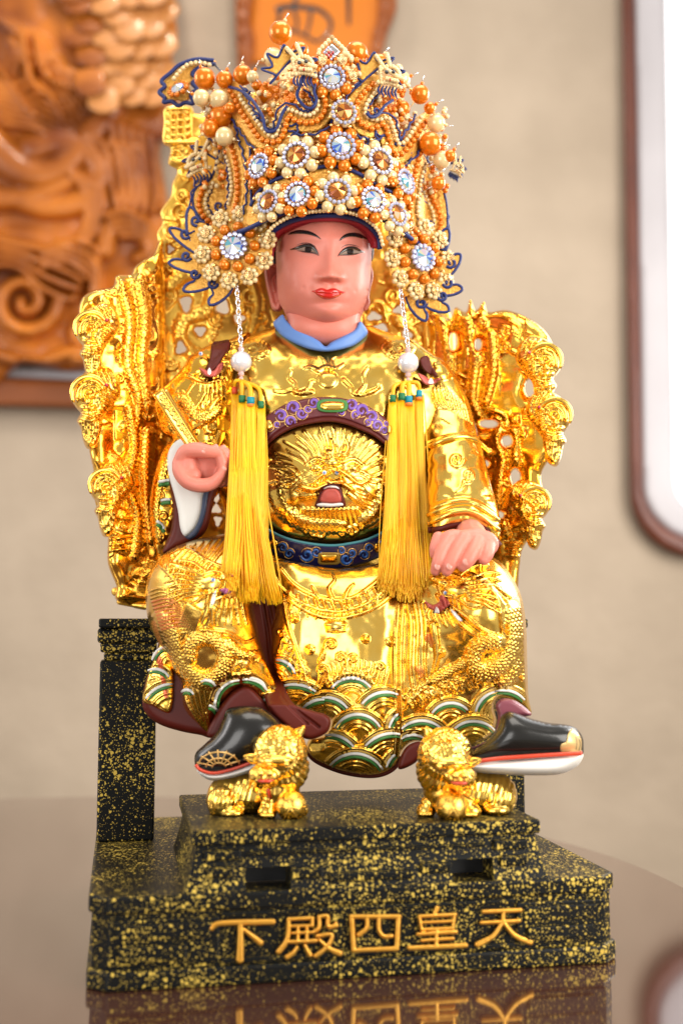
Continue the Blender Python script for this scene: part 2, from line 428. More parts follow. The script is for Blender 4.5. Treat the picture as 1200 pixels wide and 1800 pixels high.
# ---------------------------------------------------------------- metals and paints
GOLD = mat('polished_gold_leaf', (1.0, .57, .075), .21, 1, 0, .8, 60, .18, 42, (1.0, .68, .16), attr=True, bdist=.0012)
GOLDC = mat('carved_gold_leaf', (1.0, .50, .045), .18, 1, 0, .9, 90, .15, 90, (1.0, .62, .11), attr=True, bdist=.0012)
SATIN = mat('satin_gold_paint', (.95, .52, .06), .33, .8, .15, .8, 30, .15, 200, (.98, .60, .10))
DARKP = mat('maroon_lacquer', (.11, .017, .012), .35, 0, .3, .4, 40, .05, 200)
def speckle():
    m = bpy.data.materials.new('black_stone_paint_with_gold_spatter'); m.use_nodes = True; nt = m.node_tree; N = nt.nodes; L = nt.links
    b = N['Principled BSDF']; tc = N.new('ShaderNodeTexCoord'); prev = None
    ns = N.new('ShaderNodeTexNoise'); ns.inputs['Scale'].default_value = 260; L.new(tc.outputs['Object'], ns.inputs['Vector'])
    vm = N.new('ShaderNodeVectorMath'); vm.operation = 'MULTIPLY_ADD'; L.new(ns.outputs['Color'], vm.inputs[0]); vm.inputs[1].default_value = (.0028,)*3
    L.new(tc.outputs['Object'], vm.inputs[2])
    big = N.new('ShaderNodeTexNoise'); big.inputs['Scale'].default_value = 14; L.new(tc.outputs['Object'], big.inputs['Vector'])
    for sc_, th in ((290, .375), (430, .33), (660, .35)):
        v = N.new('ShaderNodeTexVoronoi'); v.inputs['Scale'].default_value = sc_; L.new(vm.outputs[0], v.inputs['Vector'])
        sp = N.new('ShaderNodeSeparateColor'); L.new(v.outputs['Color'], sp.inputs[0])
        pw = N.new('ShaderNodeMath'); pw.operation = 'POWER'; L.new(sp.outputs[0], pw.inputs[0]); pw.inputs[1].default_value = 1.2
        mu = N.new('ShaderNodeMath'); mu.operation = 'MULTIPLY'; L.new(pw.outputs[0], mu.inputs[0]); mu.inputs[1].default_value = th
        m3 = N.new('ShaderNodeMath'); m3.operation = 'MULTIPLY'; L.new(mu.outputs[0], m3.inputs[0])
        mr = N.new('ShaderNodeMapRange'); mr.inputs['From Min'].default_value = .3; mr.inputs['From Max'].default_value = .7; mr.inputs['To Min'].default_value = .5; mr.inputs['To Max'].default_value = 1.5
        L.new(big.outputs[0], mr.inputs[0]); L.new(mr.outputs[0], m3.inputs[1])
        lt = N.new('ShaderNodeMath'); lt.operation = 'LESS_THAN'; L.new(v.outputs['Distance'], lt.inputs[0]); L.new(m3.outputs[0], lt.inputs[1])
        if prev is None: prev = lt
        else:
            mx = N.new('ShaderNodeMath'); mx.operation = 'MAXIMUM'; L.new(prev.outputs[0], mx.inputs[0]); L.new(lt.outputs[0], mx.inputs[1]); prev = mx
    mc = N.new('ShaderNodeMix'); mc.data_type = 'RGBA'; mc.inputs['A'].default_value = (.006, .0065, .006, 1); mc.inputs['B'].default_value = (.62, .43, .075, 1)
    L.new(prev.outputs[0], mc.inputs['Factor']); L.new(mc.outputs['Result'], b.inputs['Base Color'])
    b.inputs['Roughness'].default_value = .42; b.inputs['Specular IOR Level'].default_value = .14
    bm = N.new('ShaderNodeBump'); bm.inputs['Strength'].default_value = .5; bm.inputs['Distance'].default_value = .0006
    L.new(prev.outputs[0], bm.inputs['Height']); L.new(bm.outputs['Normal'], b.inputs['Normal'])
    return m
SPK = speckle()
# ---------------------------------------------------------------- setting: wall, floor, table
def plain_quad(name, P, m, kind='structure'):
    o = obj(name, np.array(P, float), np.array([[0, 1, 2, 3]]), m, None, False, kind); return o
WY = 2700.0
WALL = mat('plaster_wall', (.46, .373, .283), .9, 0, 0, 1.1, 5.0, .8, 20, (.37, .297, .222), detail=12, spec=.2, bdist=.004)
plain_quad('wall', [(-5200, WY, -1900), (5200, WY, -1900), (5200, WY, 3800), (-5200, WY, 3800)], WALL)
FLOOR = mat('floor_tiles', (.3, .25, .2), .35, 0, 0, .3, 3)
plain_quad('floor', [(-5200, -5200, -1900), (5200, -5200, -1900), (5200, WY, -1900), (-5200, WY, -1900)], FLOOR)
TG = mat('brown_glass_top', (.085, .035, .022), .045, 0, 1.0, .4, 5, ior=1.75, col2=(.05, .018, .012))
TW = mat('dark_table_wood', (.09, .03, .015), .3, 0, .5, .5, 20)
tt = thing('round_table', 'round dark brown glass-topped table that carries the black speckled pedestal', 'table', (-638, 44, -1890))
def lathe(name, parent, c, prof, m, n=96, label=None, flat=False):
    th = np.arange(n)*2*pi/n; V = np.array([(c[0]+r*cos(a), c[1]+r*sin(a), c[2]+z) for r, z in prof for a in th]); k = len(prof)
    Fs = [(i*n+j, i*n+(j+1) % n, (i+1)*n+(j+1) % n, (i+1)*n+j) for i in range(k-1) for j in range(n)]
    return obj(name, V, np.array(Fs), m, parent, smooth=not flat, label=label)
lathe('glass_top', tt, (-638, 44, ZT), [(1, -16), (1284, -16), (1289, -12), (1289, -4), (1284, 0), (1, 0)], TG, 160, flat=True)
lathe('table_board', tt, (-638, 44, ZT), [(1, -70), (1180, -70), (1210, -60), (1210, -24), (1190, -17), (1, -17)], TW, 120)
lathe('table_column', tt, (-638, 44, ZT), [(1, -71), (230, -74), (180, -300), (150, -700), (190, -1200), (520, -1370), (560, -1400), (1, -1401)], TW, 48)
# ---------------------------------------------------------------- window on the right with a rounded wooden frame
win = thing('framed_window', 'tall bright window with rounded dark red wooden frame on the right wall', 'window', (1500, WY-20, -100))
FW = mat('dark_red_wood', (.15, .032, .010), .45, 0, .1, .5, 12, .05, 60, (.07, .014, .006))
RV = mat('white_inner_frame', (.66, .63, .66), .5, 0, 0, .3, 6)
GL = mat('daylit_pane', (.97, .985, 1.0), .3, emit=1.25)
def rrect(x0, y0, x1, y1, r):
    def f(X, Y):
        qx = np.abs(X-(x0+x1)/2)-(x1-x0)/2+r; qy = np.abs(Y-(y0+y1)/2)-(y1-y0)/2+r
        return np.hypot(np.maximum(qx, 0), np.maximum(qy, 0))+np.minimum(np.maximum(qx, qy), 0)-r
    f.bb = (x0-1, y0-1, x1+1, y1+1); return f
def shear(f):
    def g(X, Y): return f(X-.017*(Y-0), Y)
    g.bb = (f.bb[0]-15, f.bb[1], f.bb[2]+20, f.bb[3]); return g
def ring(a, b):
    def f(X, Y): return np.maximum(a(X, Y), -b(X, Y))
    f.bb = a.bb; return f
o1 = shear(rrect(1092, -520, 1760, 980, 118)); o2 = shear(rrect(1115, -496, 1736, 948, 98)); o3 = shear(rrect(1170, -440, 1680, 905, 60))
puff('frame', win, ring(o1, o2), 5, WY-28, 14, FW, R=9, pois=False, rim=22, backT=0)
puff('inner_frame', win, ring(o2, o3), 6, WY-14, 4, RV, R=8, pois=False, rim=10, backT=0)
puff('pane', win, o3, 12, WY-10, 1, GL, R=8, pois=False, rim=4, backT=0)
# ---------------------------------------------------------------- plaque behind the crown
pq = thing('wooden_plaque', 'orange wooden plaque with black brush characters and carved dark border behind the crown', 'plaque', (-80, WY-30, 1500))
OW = mat('orange_lacquered_wood', (.62, .19, .008), .45, 0, .1, .5, 6, .03, 30, (.50, .13, .006), spec=.3)
CW = mat('carved_brown_wood', (.20, .045, .010), .42, 0, .15, .8, 9, .1, 40, (.40, .12, .025), spec=.3)
BK = mat('black_ink_paint', (.012, .011, .012), .3, 0, .4)
puff('board', pq, outline([(436, -160), (690, -160), (668, 104), (440, 112)], False), 5, WY-26, 8, OW, R=8, pois=False, rim=16, backT=0)
for sx, k in ((1, 430), (-1, 674)):
    cvb = Canvas(400, -170, 720, 130)
    for i in range(9):
        y = -150+i*30; cvb.spiral(k+6*sx, y, 13, 1.2, i, sx, 4, 22); cvb.stroke(cr([(k-8*sx, y), (k+3*sx, y+12), (k+10*sx, y+30)], 6), 4, 18)
    pts = [(416, -165), (448, -165), (444, -60), (450, -20), (440, 30), (448, 70), (442, 118), (418, 118)] if sx == 1 else [(660, -165), (694, -165), (690, -40), (697, 10), (680, 60), (668, 100), (650, 104), (655, 60), (664, 10)]
    puff('carved_border', pq, outline(pts), 3, WY-40, 14, CW, R=12, pois=False, cv=cvb, rim=18, backT=0)
inkS = lambda x, y: WY-52+0*x
def ink(name, strokes, parent): return puff(name, parent, strokes_sdf(strokes), 2, WY-48, 2, BK, R=3, pois=False, rim=3, backT=0)
ink('brush_character', [(cr([(489, 16), (500, 13), (515, 12), (545, 14), (562, 18), (576, 30), (582, 44), (574, 62), (560, 72)], 5), 6, 3), (cr([(522, 12), (518, 0), (534, -14)], 5), 4, 3),
    (cr([(492, 18), (490, 40), (498, 60)], 5), 4, 2.5), (cr([(516, 20), (522, 36), (520, 56)], 5), 3.5, 2.5), (cr([(546, 20), (544, 40), (538, 60)], 5), 3.5, 2.5), (cr([(505, 52), (530, 60), (556, 74)], 5), 3, 3)], pq)
ink('brush_character', [(cr([(610, -60), (612, -10), (613, 42)], 5), 6, 3), (cr([(590, -40), (640, -48), (650, -20)], 5), 5, 4)], pq)
# ---------------------------------------------------------------- carved wooden relief at the left
rl = thing('wood_carving', 'large carved brown wood relief of a dragon among scales and curls, left wall', 'wood carving', (-1100, WY-30, 500))
WD = mat('honey_wood', (.60, .19, .022), .42, 0, .2, 1.3, 6, .15, 25, (.13, .022, .003), detail=7, spec=.3)
WDL = mat('lit_honey_wood', (.70, .33, .11), .42, 0, .2, .7, 9, .1, 30, (.38, .13, .025), spec=.4)  # lit copy of the honey wood: top-right light put into its colour
cv = Canvas(-60, -60, 340, 680)
def CS(P, r, h, r1=None, n=7): cv.stroke(cr(P, n), r, h, r1)
cv.noise(10, 40, 3)
for k in range(9):  # mane locks
    CS([(-20+k*12, 20+k*6), (30+k*10, 60+k*8), (50+k*14, 110+k*3), (95+k*12, 130+k*7), (120+k*10, 190-k*3)], 9, 50, 3)
for k in range(7): CS([(20+k*9, 70+k*7), (35+k*11, 100), (28+k*16, 140), (70+k*16, 165+k*4), (95+k*13, 200+k*5)], 8, 62, 2)
CS([(-20, 100), (20, 150), (50, 195), (95, 218)], 5, 85, 3)
CS([(60, 260), (100, 250), (150, 262), (175, 300), (150, 350), (90, 365), (30, 350)], 30, 55, 22)
for k in range(5): CS([(150+k*22, 240+k*5), (170+k*20, 270), (182+k*17, 330), (192+k*15, 380)], 11, 60, 5)
CS([(185, 440), (195, 400), (225, 385), (255, 405), (262, 440), (240, 455)], 20, 75, 10); [cv.stroke(cr([(188+k*6, 380+k*9), (222+k*5, 372+k*11), (256, 392+k*10)], 6), 8, 96-k*8) for k in range(5)]
for k in range(4): CS([(-30, 415+k*18), (30, 430+k*13), (75, 440+k*22), (120, 455+k*24), (150-k*6, 480+k*14)], 12-k, 95, 8)
for k in range(4): CS([(75, 440+k*10), (120, 435+k*9), (160, 450+k*14), (172, 480+k*10), (160, 505+k*10)], 8, 90, 6)
CS([(100, 430), (140, 425), (172, 445), (170, 500)], 8, 80, 5)
cv.spiral(45, 530, 60, 1.5, 0, 1, 16, 85); cv.spiral(150, 590, 45, 1.3, 2, -1, 12, 70); cv.spiral(225, 560, 28, 1.2, 2, 1, 9, 60)
CS([(-20, 620), (60, 640), (130, 620), (190, 640), (240, 610)], 14, 70)
for k in range(6): CS([(196+k*17, 215+k*6), (205+k*16, 270), (214+k*15, 330+k*4), (205+k*16, 372)], 10, 58, 6)
for k in range(8): CS([(-30+k*6, 120+k*14), (18+k*7, 150+k*11), (60+k*4, 140+k*14), (100+k*3, 175+k*10), (125+k*4, 168+k*14)], 8, 66, 2)
CS([(40, 60), (46, 110), (62, 150), (90, 172), (110, 215)], 9, 92, 3); CS([(62, 62), (70, 110), (90, 140), (130, 155)], 7, 84, 3)
CS([(-30, 240), (40, 300), (100, 300), (150, 250), (200, 190)], 34, 62, 22); CS([(-30, 350), (60, 345), (140, 310)], 24, 52, 16)
for k in range(4): CS([(120+k*14, 300+k*8), (150+k*10, 340), (148+k*8, 400), (120+k*8, 440)], 9, 58, 5)
cv.blur(1); cv.H *= 1.5
o_, rs = puff('carved_panel', rl, outline([(-60, -60), (280, -60), (300, 0), (312, 60), (300, 120), (315, 180), (300, 240), (282, 262), (292, 330), (298, 370), (285, 420), (280, 470), (262, 520), (250, 590), (200, 640), (120, 652), (40, 640), (-60, 648)]), 3, WY-70, 70, WD, R=40, pois=False, cv=cv, rim=40, backT=0, fade=12)
def leafscale(name, parent, x, y, L, Wd, ang, surf, m, up=20, th=10):
    c, q = cos(ang), sin(ang)
    pts = [(-.5, -.35), (0, -.5), (.35, -.42), (.52, 0), (.35, .42), (0, .5), (-.5, .35)]
    P = [(x+c*a*L-q*b*Wd, y+q*a*L+c*b*Wd) for a, b in pts]
    d0 = float(surf(x, y))
    return puff(name, parent, outline(P), max(2.5, L/16), lambda X, Y: d0-up-.9*((X-x)*c+(Y-y)*q), th, m, pois=True, rim=3, backT=.1*th)
k = 0
for r_ in range(9):
    for c_ in range(6):
        x = 100+c_*42+(r_ % 2)*21; y = -50+r_*29-c_*5
        if x > 292 or y > 205-abs(x-235)*.35 or x < 96+r_*9: continue
        leafscale('feather_scale', rl, x+5*sin(k*1.7), y+4*cos(k*2.3), 46, 56, 1.45+.12*sin(k)-.002*(x-200), rs, WDL if x > 170 else WD, 34+5*(r_ % 3), 9); k += 1  # right-hand scales get the lit wood tone
sh = thing('wooden_ledge', 'plain brown wooden frame rail under the carved relief at left', 'frame rail', (-1100, WY-60, 330))
puff('rail', sh, outline([(-80, 660), (330, 678), (330, 722), (-80, 712)], False), 6, WY-55, 12, mat('rail_wood', (.26, .075, .02), .45, 0, .1, .5, 10, spec=.3), R=6, pois=False, rim=55, backT=0)
puff('rail_slip', sh, outline([(-80, 644), (330, 660), (330, 676), (-80, 658)], False), 5, WY-30, 4, RV, R=5, pois=False, rim=22, backT=0)
# ---------------------------------------------------------------- pedestal
YAW = math.radians(10.83); OX, OY = -339.5, -430.0; ZP = -364.7
U = np.array([cos(YAW), sin(YAW)]); Vv = np.array([-sin(YAW), cos(YAW)])
def loc(u, v, z): return np.array([OX+U[0]*u+Vv[0]*v, OY+U[1]*u+Vv[1]*v, z])
ped = thing('pedestal', 'black gold-spattered stepped wooden pedestal with five raised gold characters', 'pedestal', loc(381, 300, ZT))
def prism(name, uv, z0, z1, m, parent=ped, bev=3, label=None):
    import bmesh
    bm = bmesh.new(); lo = [bm.verts.new(world(loc(u, v, z0))) for u, v in uv]; hi = [bm.verts.new(world(loc(u, v, z1))) for u, v in uv]; n = len(uv)
    bm.faces.new(lo[::-1]); bm.faces.new(hi)
    for i in range(n): bm.faces.new((lo[i], lo[(i+1) % n], hi[(i+1) % n], hi[i]))
    bmesh.ops.recalc_face_normals(bm, faces=bm.faces)
    if bev: bmesh.ops.bevel(bm, geom=list(bm.edges), offset=bev*S, segments=2, affect='EDGES', profile=.5)
    c = sum((v.co for v in bm.verts), Vector())/len(bm.verts)
    for v in bm.verts: v.co -= c
    me = bpy.data.meshes.new(name); bm.to_mesh(me); bm.free(); me.materials.append(m)
    return link(name, me, parent, Matrix.Translation(c), label=label)
def chamf(u0, u1, v0, v1, c): return [(u0+c, v0), (u1-c, v0), (u1, v0+c), (u1, v1-c), (u1-c, v1), (u0+c, v1), (u0, v1-c), (u0, v0+c)]
def boxp(name, u0, u1, v0, v1, z0, z1, m=SPK, bev=2, **k): return prism(name, [(u0, v0), (u1, v0), (u1, v1), (u0, v1)], z0, z1, m, bev=bev, **k)
prism('plinth_core', chamf(5, 757, 5, 640, 24), ZT+2, ZP-4, SPK)
prism('plinth_top_slab', chamf(0, 762, 0, 646, 26), ZP-24, ZP, SPK, bev=4)
prism('plinth_foot', chamf(-1, 763, -2, 647, 26), ZT, ZT+27, SPK, bev=5)
for a, b in ((28, 176), (602, 736)):
    boxp('corner_panel', a, b, 0, 8, ZT+33, ZP-32); boxp('panel_rib', a+10, b-12, -3, 4, ZT+66, ZP-38); boxp('panel_rib', a+14, b-44 if a < 100 else b-20, -6, 2, ZT+40, ZT+58)
boxp('character_rail', 180, 598, 1, 7, ZP-33, ZP-27, bev=1.5); boxp('character_rail', 180, 598, 1, 7, ZT+29, ZT+36, bev=1.5)
def frontplane(v):
    x0, y0 = (loc(0, v, 0))[:2]; s_, c_ = sin(YAW), cos(YAW)
    def f(px, py):
        dx = px-600; u = 900-py; Y = F*cos(PITCH)-u*sin(PITCH)
        t = (s_*x0+c_*(CAMY-y0))/(s_*dx-c_*Y); return CAMY+Y*t
    return f
CG = mat('character_gold_paint', (.80, .36, .035), .32, .7, .2, .8, 60, .2, 150, (.90, .48, .07))
fp = frontplane(3)
def ch(label, strokes):
    SS = [(np.array([(x/1.9355+340, y/1.9355+1560) for x, y in (cr(p, 4) if len(p) > 2 else p)]), a*1.12+.3, b*1.12+.3) for p, a, b in strokes]
    puff('carved_character', ped, strokes_sdf(SS), 1.0, fp, 5, CG, R=3.2, pois=False, rim=2.5, backT=0, label=label)
ch('raised gold character 下', [([(62, 140), (80, 124), (150, 119), (270, 117)], 4, 4.6), ([(160, 122), (160, 190), (158, 246)], 4.2, 6), ([(172, 143), (200, 165), (228, 188)], 3, 5)])
ch('raised gold character 殿', [([(324, 108), (405, 104)], 3, 3), ([(324, 108), (322, 160), (312, 190), (290, 218)], 3.4, 4.6), ([(404, 104), (404, 130)], 3, 3), ([(326, 132), (404, 129)], 2.6, 2.6),
    ([(338, 155), (408, 152)], 2.6, 2.6), ([(326, 185), (416, 181)], 3, 3.4), ([(356, 134), (355, 185)], 2.8, 2.8), ([(386, 134), (386, 183)], 2.8, 2.8), ([(352, 204), (340, 222), (319, 237)], 3, 4.4), ([(380, 198), (388, 215), (397, 230)], 3, 4.2),
    ([(427, 99), (428, 135), (414, 148)], 3, 3.4), ([(427, 100), (456, 98), (458, 132), (486, 130)], 3, 3.6), ([(486, 130), (484, 122)], 3.4, 3), ([(420, 165), (470, 161), (456, 200), (416, 233)], 3, 4), ([(428, 178), (462, 208), (497, 224)], 2.8, 5)])
ch('raised gold character 四', [([(536, 99), (700, 99)], 3.6, 3.8), ([(538, 100), (545, 214)], 4, 4), ([(697, 99), (691, 208)], 4, 4), ([(545, 214), (690, 208)], 3.6, 4.2), ([(590, 102), (589, 138), (562, 160)], 3.4, 4), ([(631, 102), (631, 145), (648, 166), (674, 165)], 3.4, 3.6)])
ch('raised gold character 皇', [([(828, 70), (818, 92)], 4, 3.2), ([(768, 98), (890, 92)], 3, 3.2), ([(768, 98), (776, 144)], 3, 3), ([(888, 92), (881, 140)], 3, 3), ([(776, 119), (884, 114)], 2.6, 2.6), ([(776, 143), (882, 138)], 3, 3),
    ([(762, 159), (892, 151)], 3, 3.4), ([(776, 180), (882, 173)], 2.8, 3), ([(734, 206), (925, 197)], 4, 4.2), ([(826, 143), (826, 202)], 3.4, 3.4)])
ch('raised gold character 天', [([(986, 82), (1112, 77)], 3.4, 3.8), ([(978, 120), (1108, 113)], 3.2, 3.6), ([(1054, 80), (1052, 118)], 3.4, 3.6), ([(1050, 120), (1018, 165), (966, 194)], 3.6, 5), ([(1055, 120), (1094, 164), (1145, 186)], 3.6, 5)])
# the step the feet rest on
ZS = -281.6
boxp('step_slab', 137, 642, 6, 352, ZS-20, ZS, bev=3, label='flat top slab of the step')
def ogee(z):  # outward swelling of the apron towards its foot
    t = (ZS-20-z)/(ZS-20-ZP); return 2+16*t**2.2+3*sin(pi*t)
def apron(name, uvs, z0, z1, n=8):
    Zs = np.linspace(z1, z0, n); rings = []
    for z in Zs:
        g = ogee(z); rings.append([loc(u+su*g, v+sv*g, z) for u, v, su, sv in uvs])
    V = np.array(rings).reshape(-1, 3); k = len(uvs); Fs = [(i*k+j, (i+1)*k+j, (i+1)*k+(j+1) % k, i*k+(j+1) % k) for i in range(n-1) for j in range(k)]
    Fs.append(tuple(range(k))); Fs.append(tuple(range((n-1)*k, n*k))[::-1]); return obj(name, V, Fs, SPK, ped, False)
za = ZS-20; HC = 42; fr_v = 20
def seg(u0, u1, z0, z1, dv=0, ends=(0, 0)):
    return apron('step_apron', [(u0, fr_v+dv, -ends[0], -1), (u1, fr_v+dv, ends[1], -1), (u1, 60, ends[1], 0), (u0, 60, -ends[0], 0)], z0, z1)
cut = ZP+30
seg(146, 634, cut, za, ends=(1, 1))                       # continuous upper band
seg(146, 212, ZP, cut, ends=(1, 0)); seg(275, 508, ZP, cut); seg(570, 634, ZP, cut, ends=(0, 1))
apron('step_side', [(146, 60, -1, 0), (166, 60, 0, 0), (166, 342, 0, 0), (146, 342, -1, 0)], ZP, za); apron('step_side', [(614, 60, 0, 0), (634, 60, 1, 0), (634, 342, 1, 0), (614, 342, 0, 0)], ZP, za)
BLK = mat('black_recess_paint', (.006, .006, .007), .5)
boxp('recess_back', 166, 614, 58, 64, ZP+1, za-2, m=BLK, bev=0)
for a, b, z0, z1 in ((156, 206, za-22, za-8), (160, 196, za-44, za-30), (214, 560, za-16, za-12), (276, 320, ZP+14, ZP+28), (330, 450, ZP+8, ZP+20), (462, 506, ZP+14, ZP+28), (572, 622, za-22, za-8), (580, 620, za-44, za-30)):
    g = ogee((z0+z1)/2); boxp('apron_ridge', a, b, fr_v-g-7, fr_v-g+6, z0, z1, bev=2.5)
# two square piers that carry the throne
for u0, u1 in ((0, 100), (664, 764)):
    boxp('pier', u0+2, u1-2, 402, 490, ZP, -60, bev=4); boxp('pier_neck', u0+8, u1-8, 408, 484, -60, -46, bev=4); boxp('pier_cap', u0+2, u1-2, 402, 490, -46, -28, bev=4); boxp('pier_cap', u0-3, u1+3, 396, 496, -30, -4, bev=5)
boxp('seat_board', -1, 765, 380, 560, -4, 12, bev=3)
# ---------------------------------------------------------------- throne
th_ = thing('throne', 'gold dragon throne with pierced scrollwork back and three curling dragon heads up each arm', 'throne', loc(381, 440, 12))
RED = mat('red_gem', (.5, .005, .01), .1, 0, 1)
def throne_panel():
    cv = Canvas(255, 170, 820, 1100); R_ = random.Random(3)
    cv.noise(3, 26, 5)
    for (x, y, r, a, f) in [(318, 372, 17, 2, 1), (303, 405, 13, 1, 1), (345, 420, 14, 0, -1), (300, 470, 13, 3, 1), (320, 345, 10, 0, -1), (365, 470, 16, 1, 1), (400, 500, 14, 2, -1), (440, 520, 16, 0, 1), (458, 560, 14, 3, 1),
            (330, 300, 12, 1, 1), (322, 262, 14, 4, 1), (345, 280, 10, 2, -1), (300, 520, 12, 1, -1), (660, 545, 18, 1, -1), (690, 520, 14, 2, 1), (720, 560, 15, 3, -1), (735, 520, 14, 1, 1), (672, 590, 12, 0, 1), (705, 610, 13, 2, -1), (770, 560, 12, 1, 1),
            (300, 640, 12, 0, 1), (345, 620, 12, 3, -1), (380, 560, 14, 1, 1)]:
        cv.spiral(x, y, r, 1.5, a, f, 3.4, 11); cv.stroke(cr([(x+r*cos(a), y+r*sin(a)), (x+1.5*r*cos(a+.6), y+1.5*r*sin(a+.6)), (x+2.2*r*cos(a+1), y+2*r*sin(a+1)+6)], 6), 3.5, 9, 1.5)
    for i in range(90):
        x = R_.uniform(280, 790); y = R_.uniform(300, 1000); a = R_.uniform(0, 6); l = R_.uniform(14, 34)
        cv.stroke(cr([(x, y), (x+l*.5*cos(a), y+l*.5*sin(a)), (x+l*cos(a+.8), y+l*sin(a+.8))], 5), 4, 8, 1.5)
    cv.body([(300, 500), (330, 480), (372, 500), (365, 545), (325, 560), (318, 600), (350, 640), (330, 700)], 15, 16, 6, 11)
    cv.body([(690, 490), (720, 520), (700, 560), (735, 600), (720, 660)], 13, 14, 6, 10)
    cv.body([(380, 440), (430, 470), (455, 530), (440, 590)], 11, 12, 5, 8)
    for i in range(7): cv.stroke([(298, 200+i*13), (330, 198+i*13)], 4, 9)
    for x in (300, 312, 326): cv.stroke([(x, 192), (x, 245)], 2.5, 11)
    cv.stroke([(288, 192), (336, 190)], 4, 12); cv.stroke([(286, 250), (342, 250)], 5, 12); cv.stroke(cr([(292, 268), (315, 285), (345, 270)], 6), 6, 12)
    f = outline([(291, 188), (334, 186), (350, 200), (420, 170), (500, 150), (570, 150), (640, 190), (700, 260), (735, 320), (742, 400), (745, 470), (760, 520), (795, 560), (800, 700), (800, 1050), (272, 1050), (268, 700), (270, 480), (282, 445), (276, 412), (286, 392), (282, 372), (300, 345), (303, 322), (312, 300), (296, 288), (300, 262), (286, 250), (288, 215)], n=4)
    H = [(327, 533, 9, 13), (318, 612, 8, 10), (352, 582, 9, 8), (392, 540, 10, 12), (420, 560, 9, 7), (657, 556, 11, 7), (668, 578, 14, 8), (715, 590, 8, 9), (700, 545, 8, 6), (425, 480, 7, 10), (340, 398, 6, 6), (300, 438, 5, 6), (345, 500, 5, 5), (450, 600, 8, 6), (372, 620, 9, 8), (740, 545, 6, 9),
         (382, 872, 6, 9), (380, 895, 8, 7), (383, 915, 6, 8)]
    hs = []
    for x, y, a, b in H:
        def h(X, Y, x=x, y=y, a=a, b=b): return (np.hypot((X-x)/a, (Y-y)/b)-1)*min(a, b)+1.5*np.sin(3*np.arctan2(Y-y, X-x)+x)
        hs.append(h)
    o, s_ = puff('pierced_back_panel', th_, minus(f, hs), 2.2, lambda x, y: 150+.12*(x-540), 8, SATIN, R=9, pois=False, cv=cv, rim=9, backT=5, fade=4)
    return s_
backS = throne_panel()
def beam(name, P, w, th, base, m=SATIN, r=4): return puff(name, th_, strokes_sdf([(np.array(P, float), w, w)]), 3, base, th, m, R=r, pois=False, rim=8, backT=3)
beam('upright_post', [(273, 462), (277, 700), (284, 1010)], 5, 4, 108); beam('upright_post', [(288, 470), (292, 700), (297, 1010)], 4, 4, 116)
beam('upright_post', [(752, 530), (757, 700), (762, 1000)], 9, 6, 150)
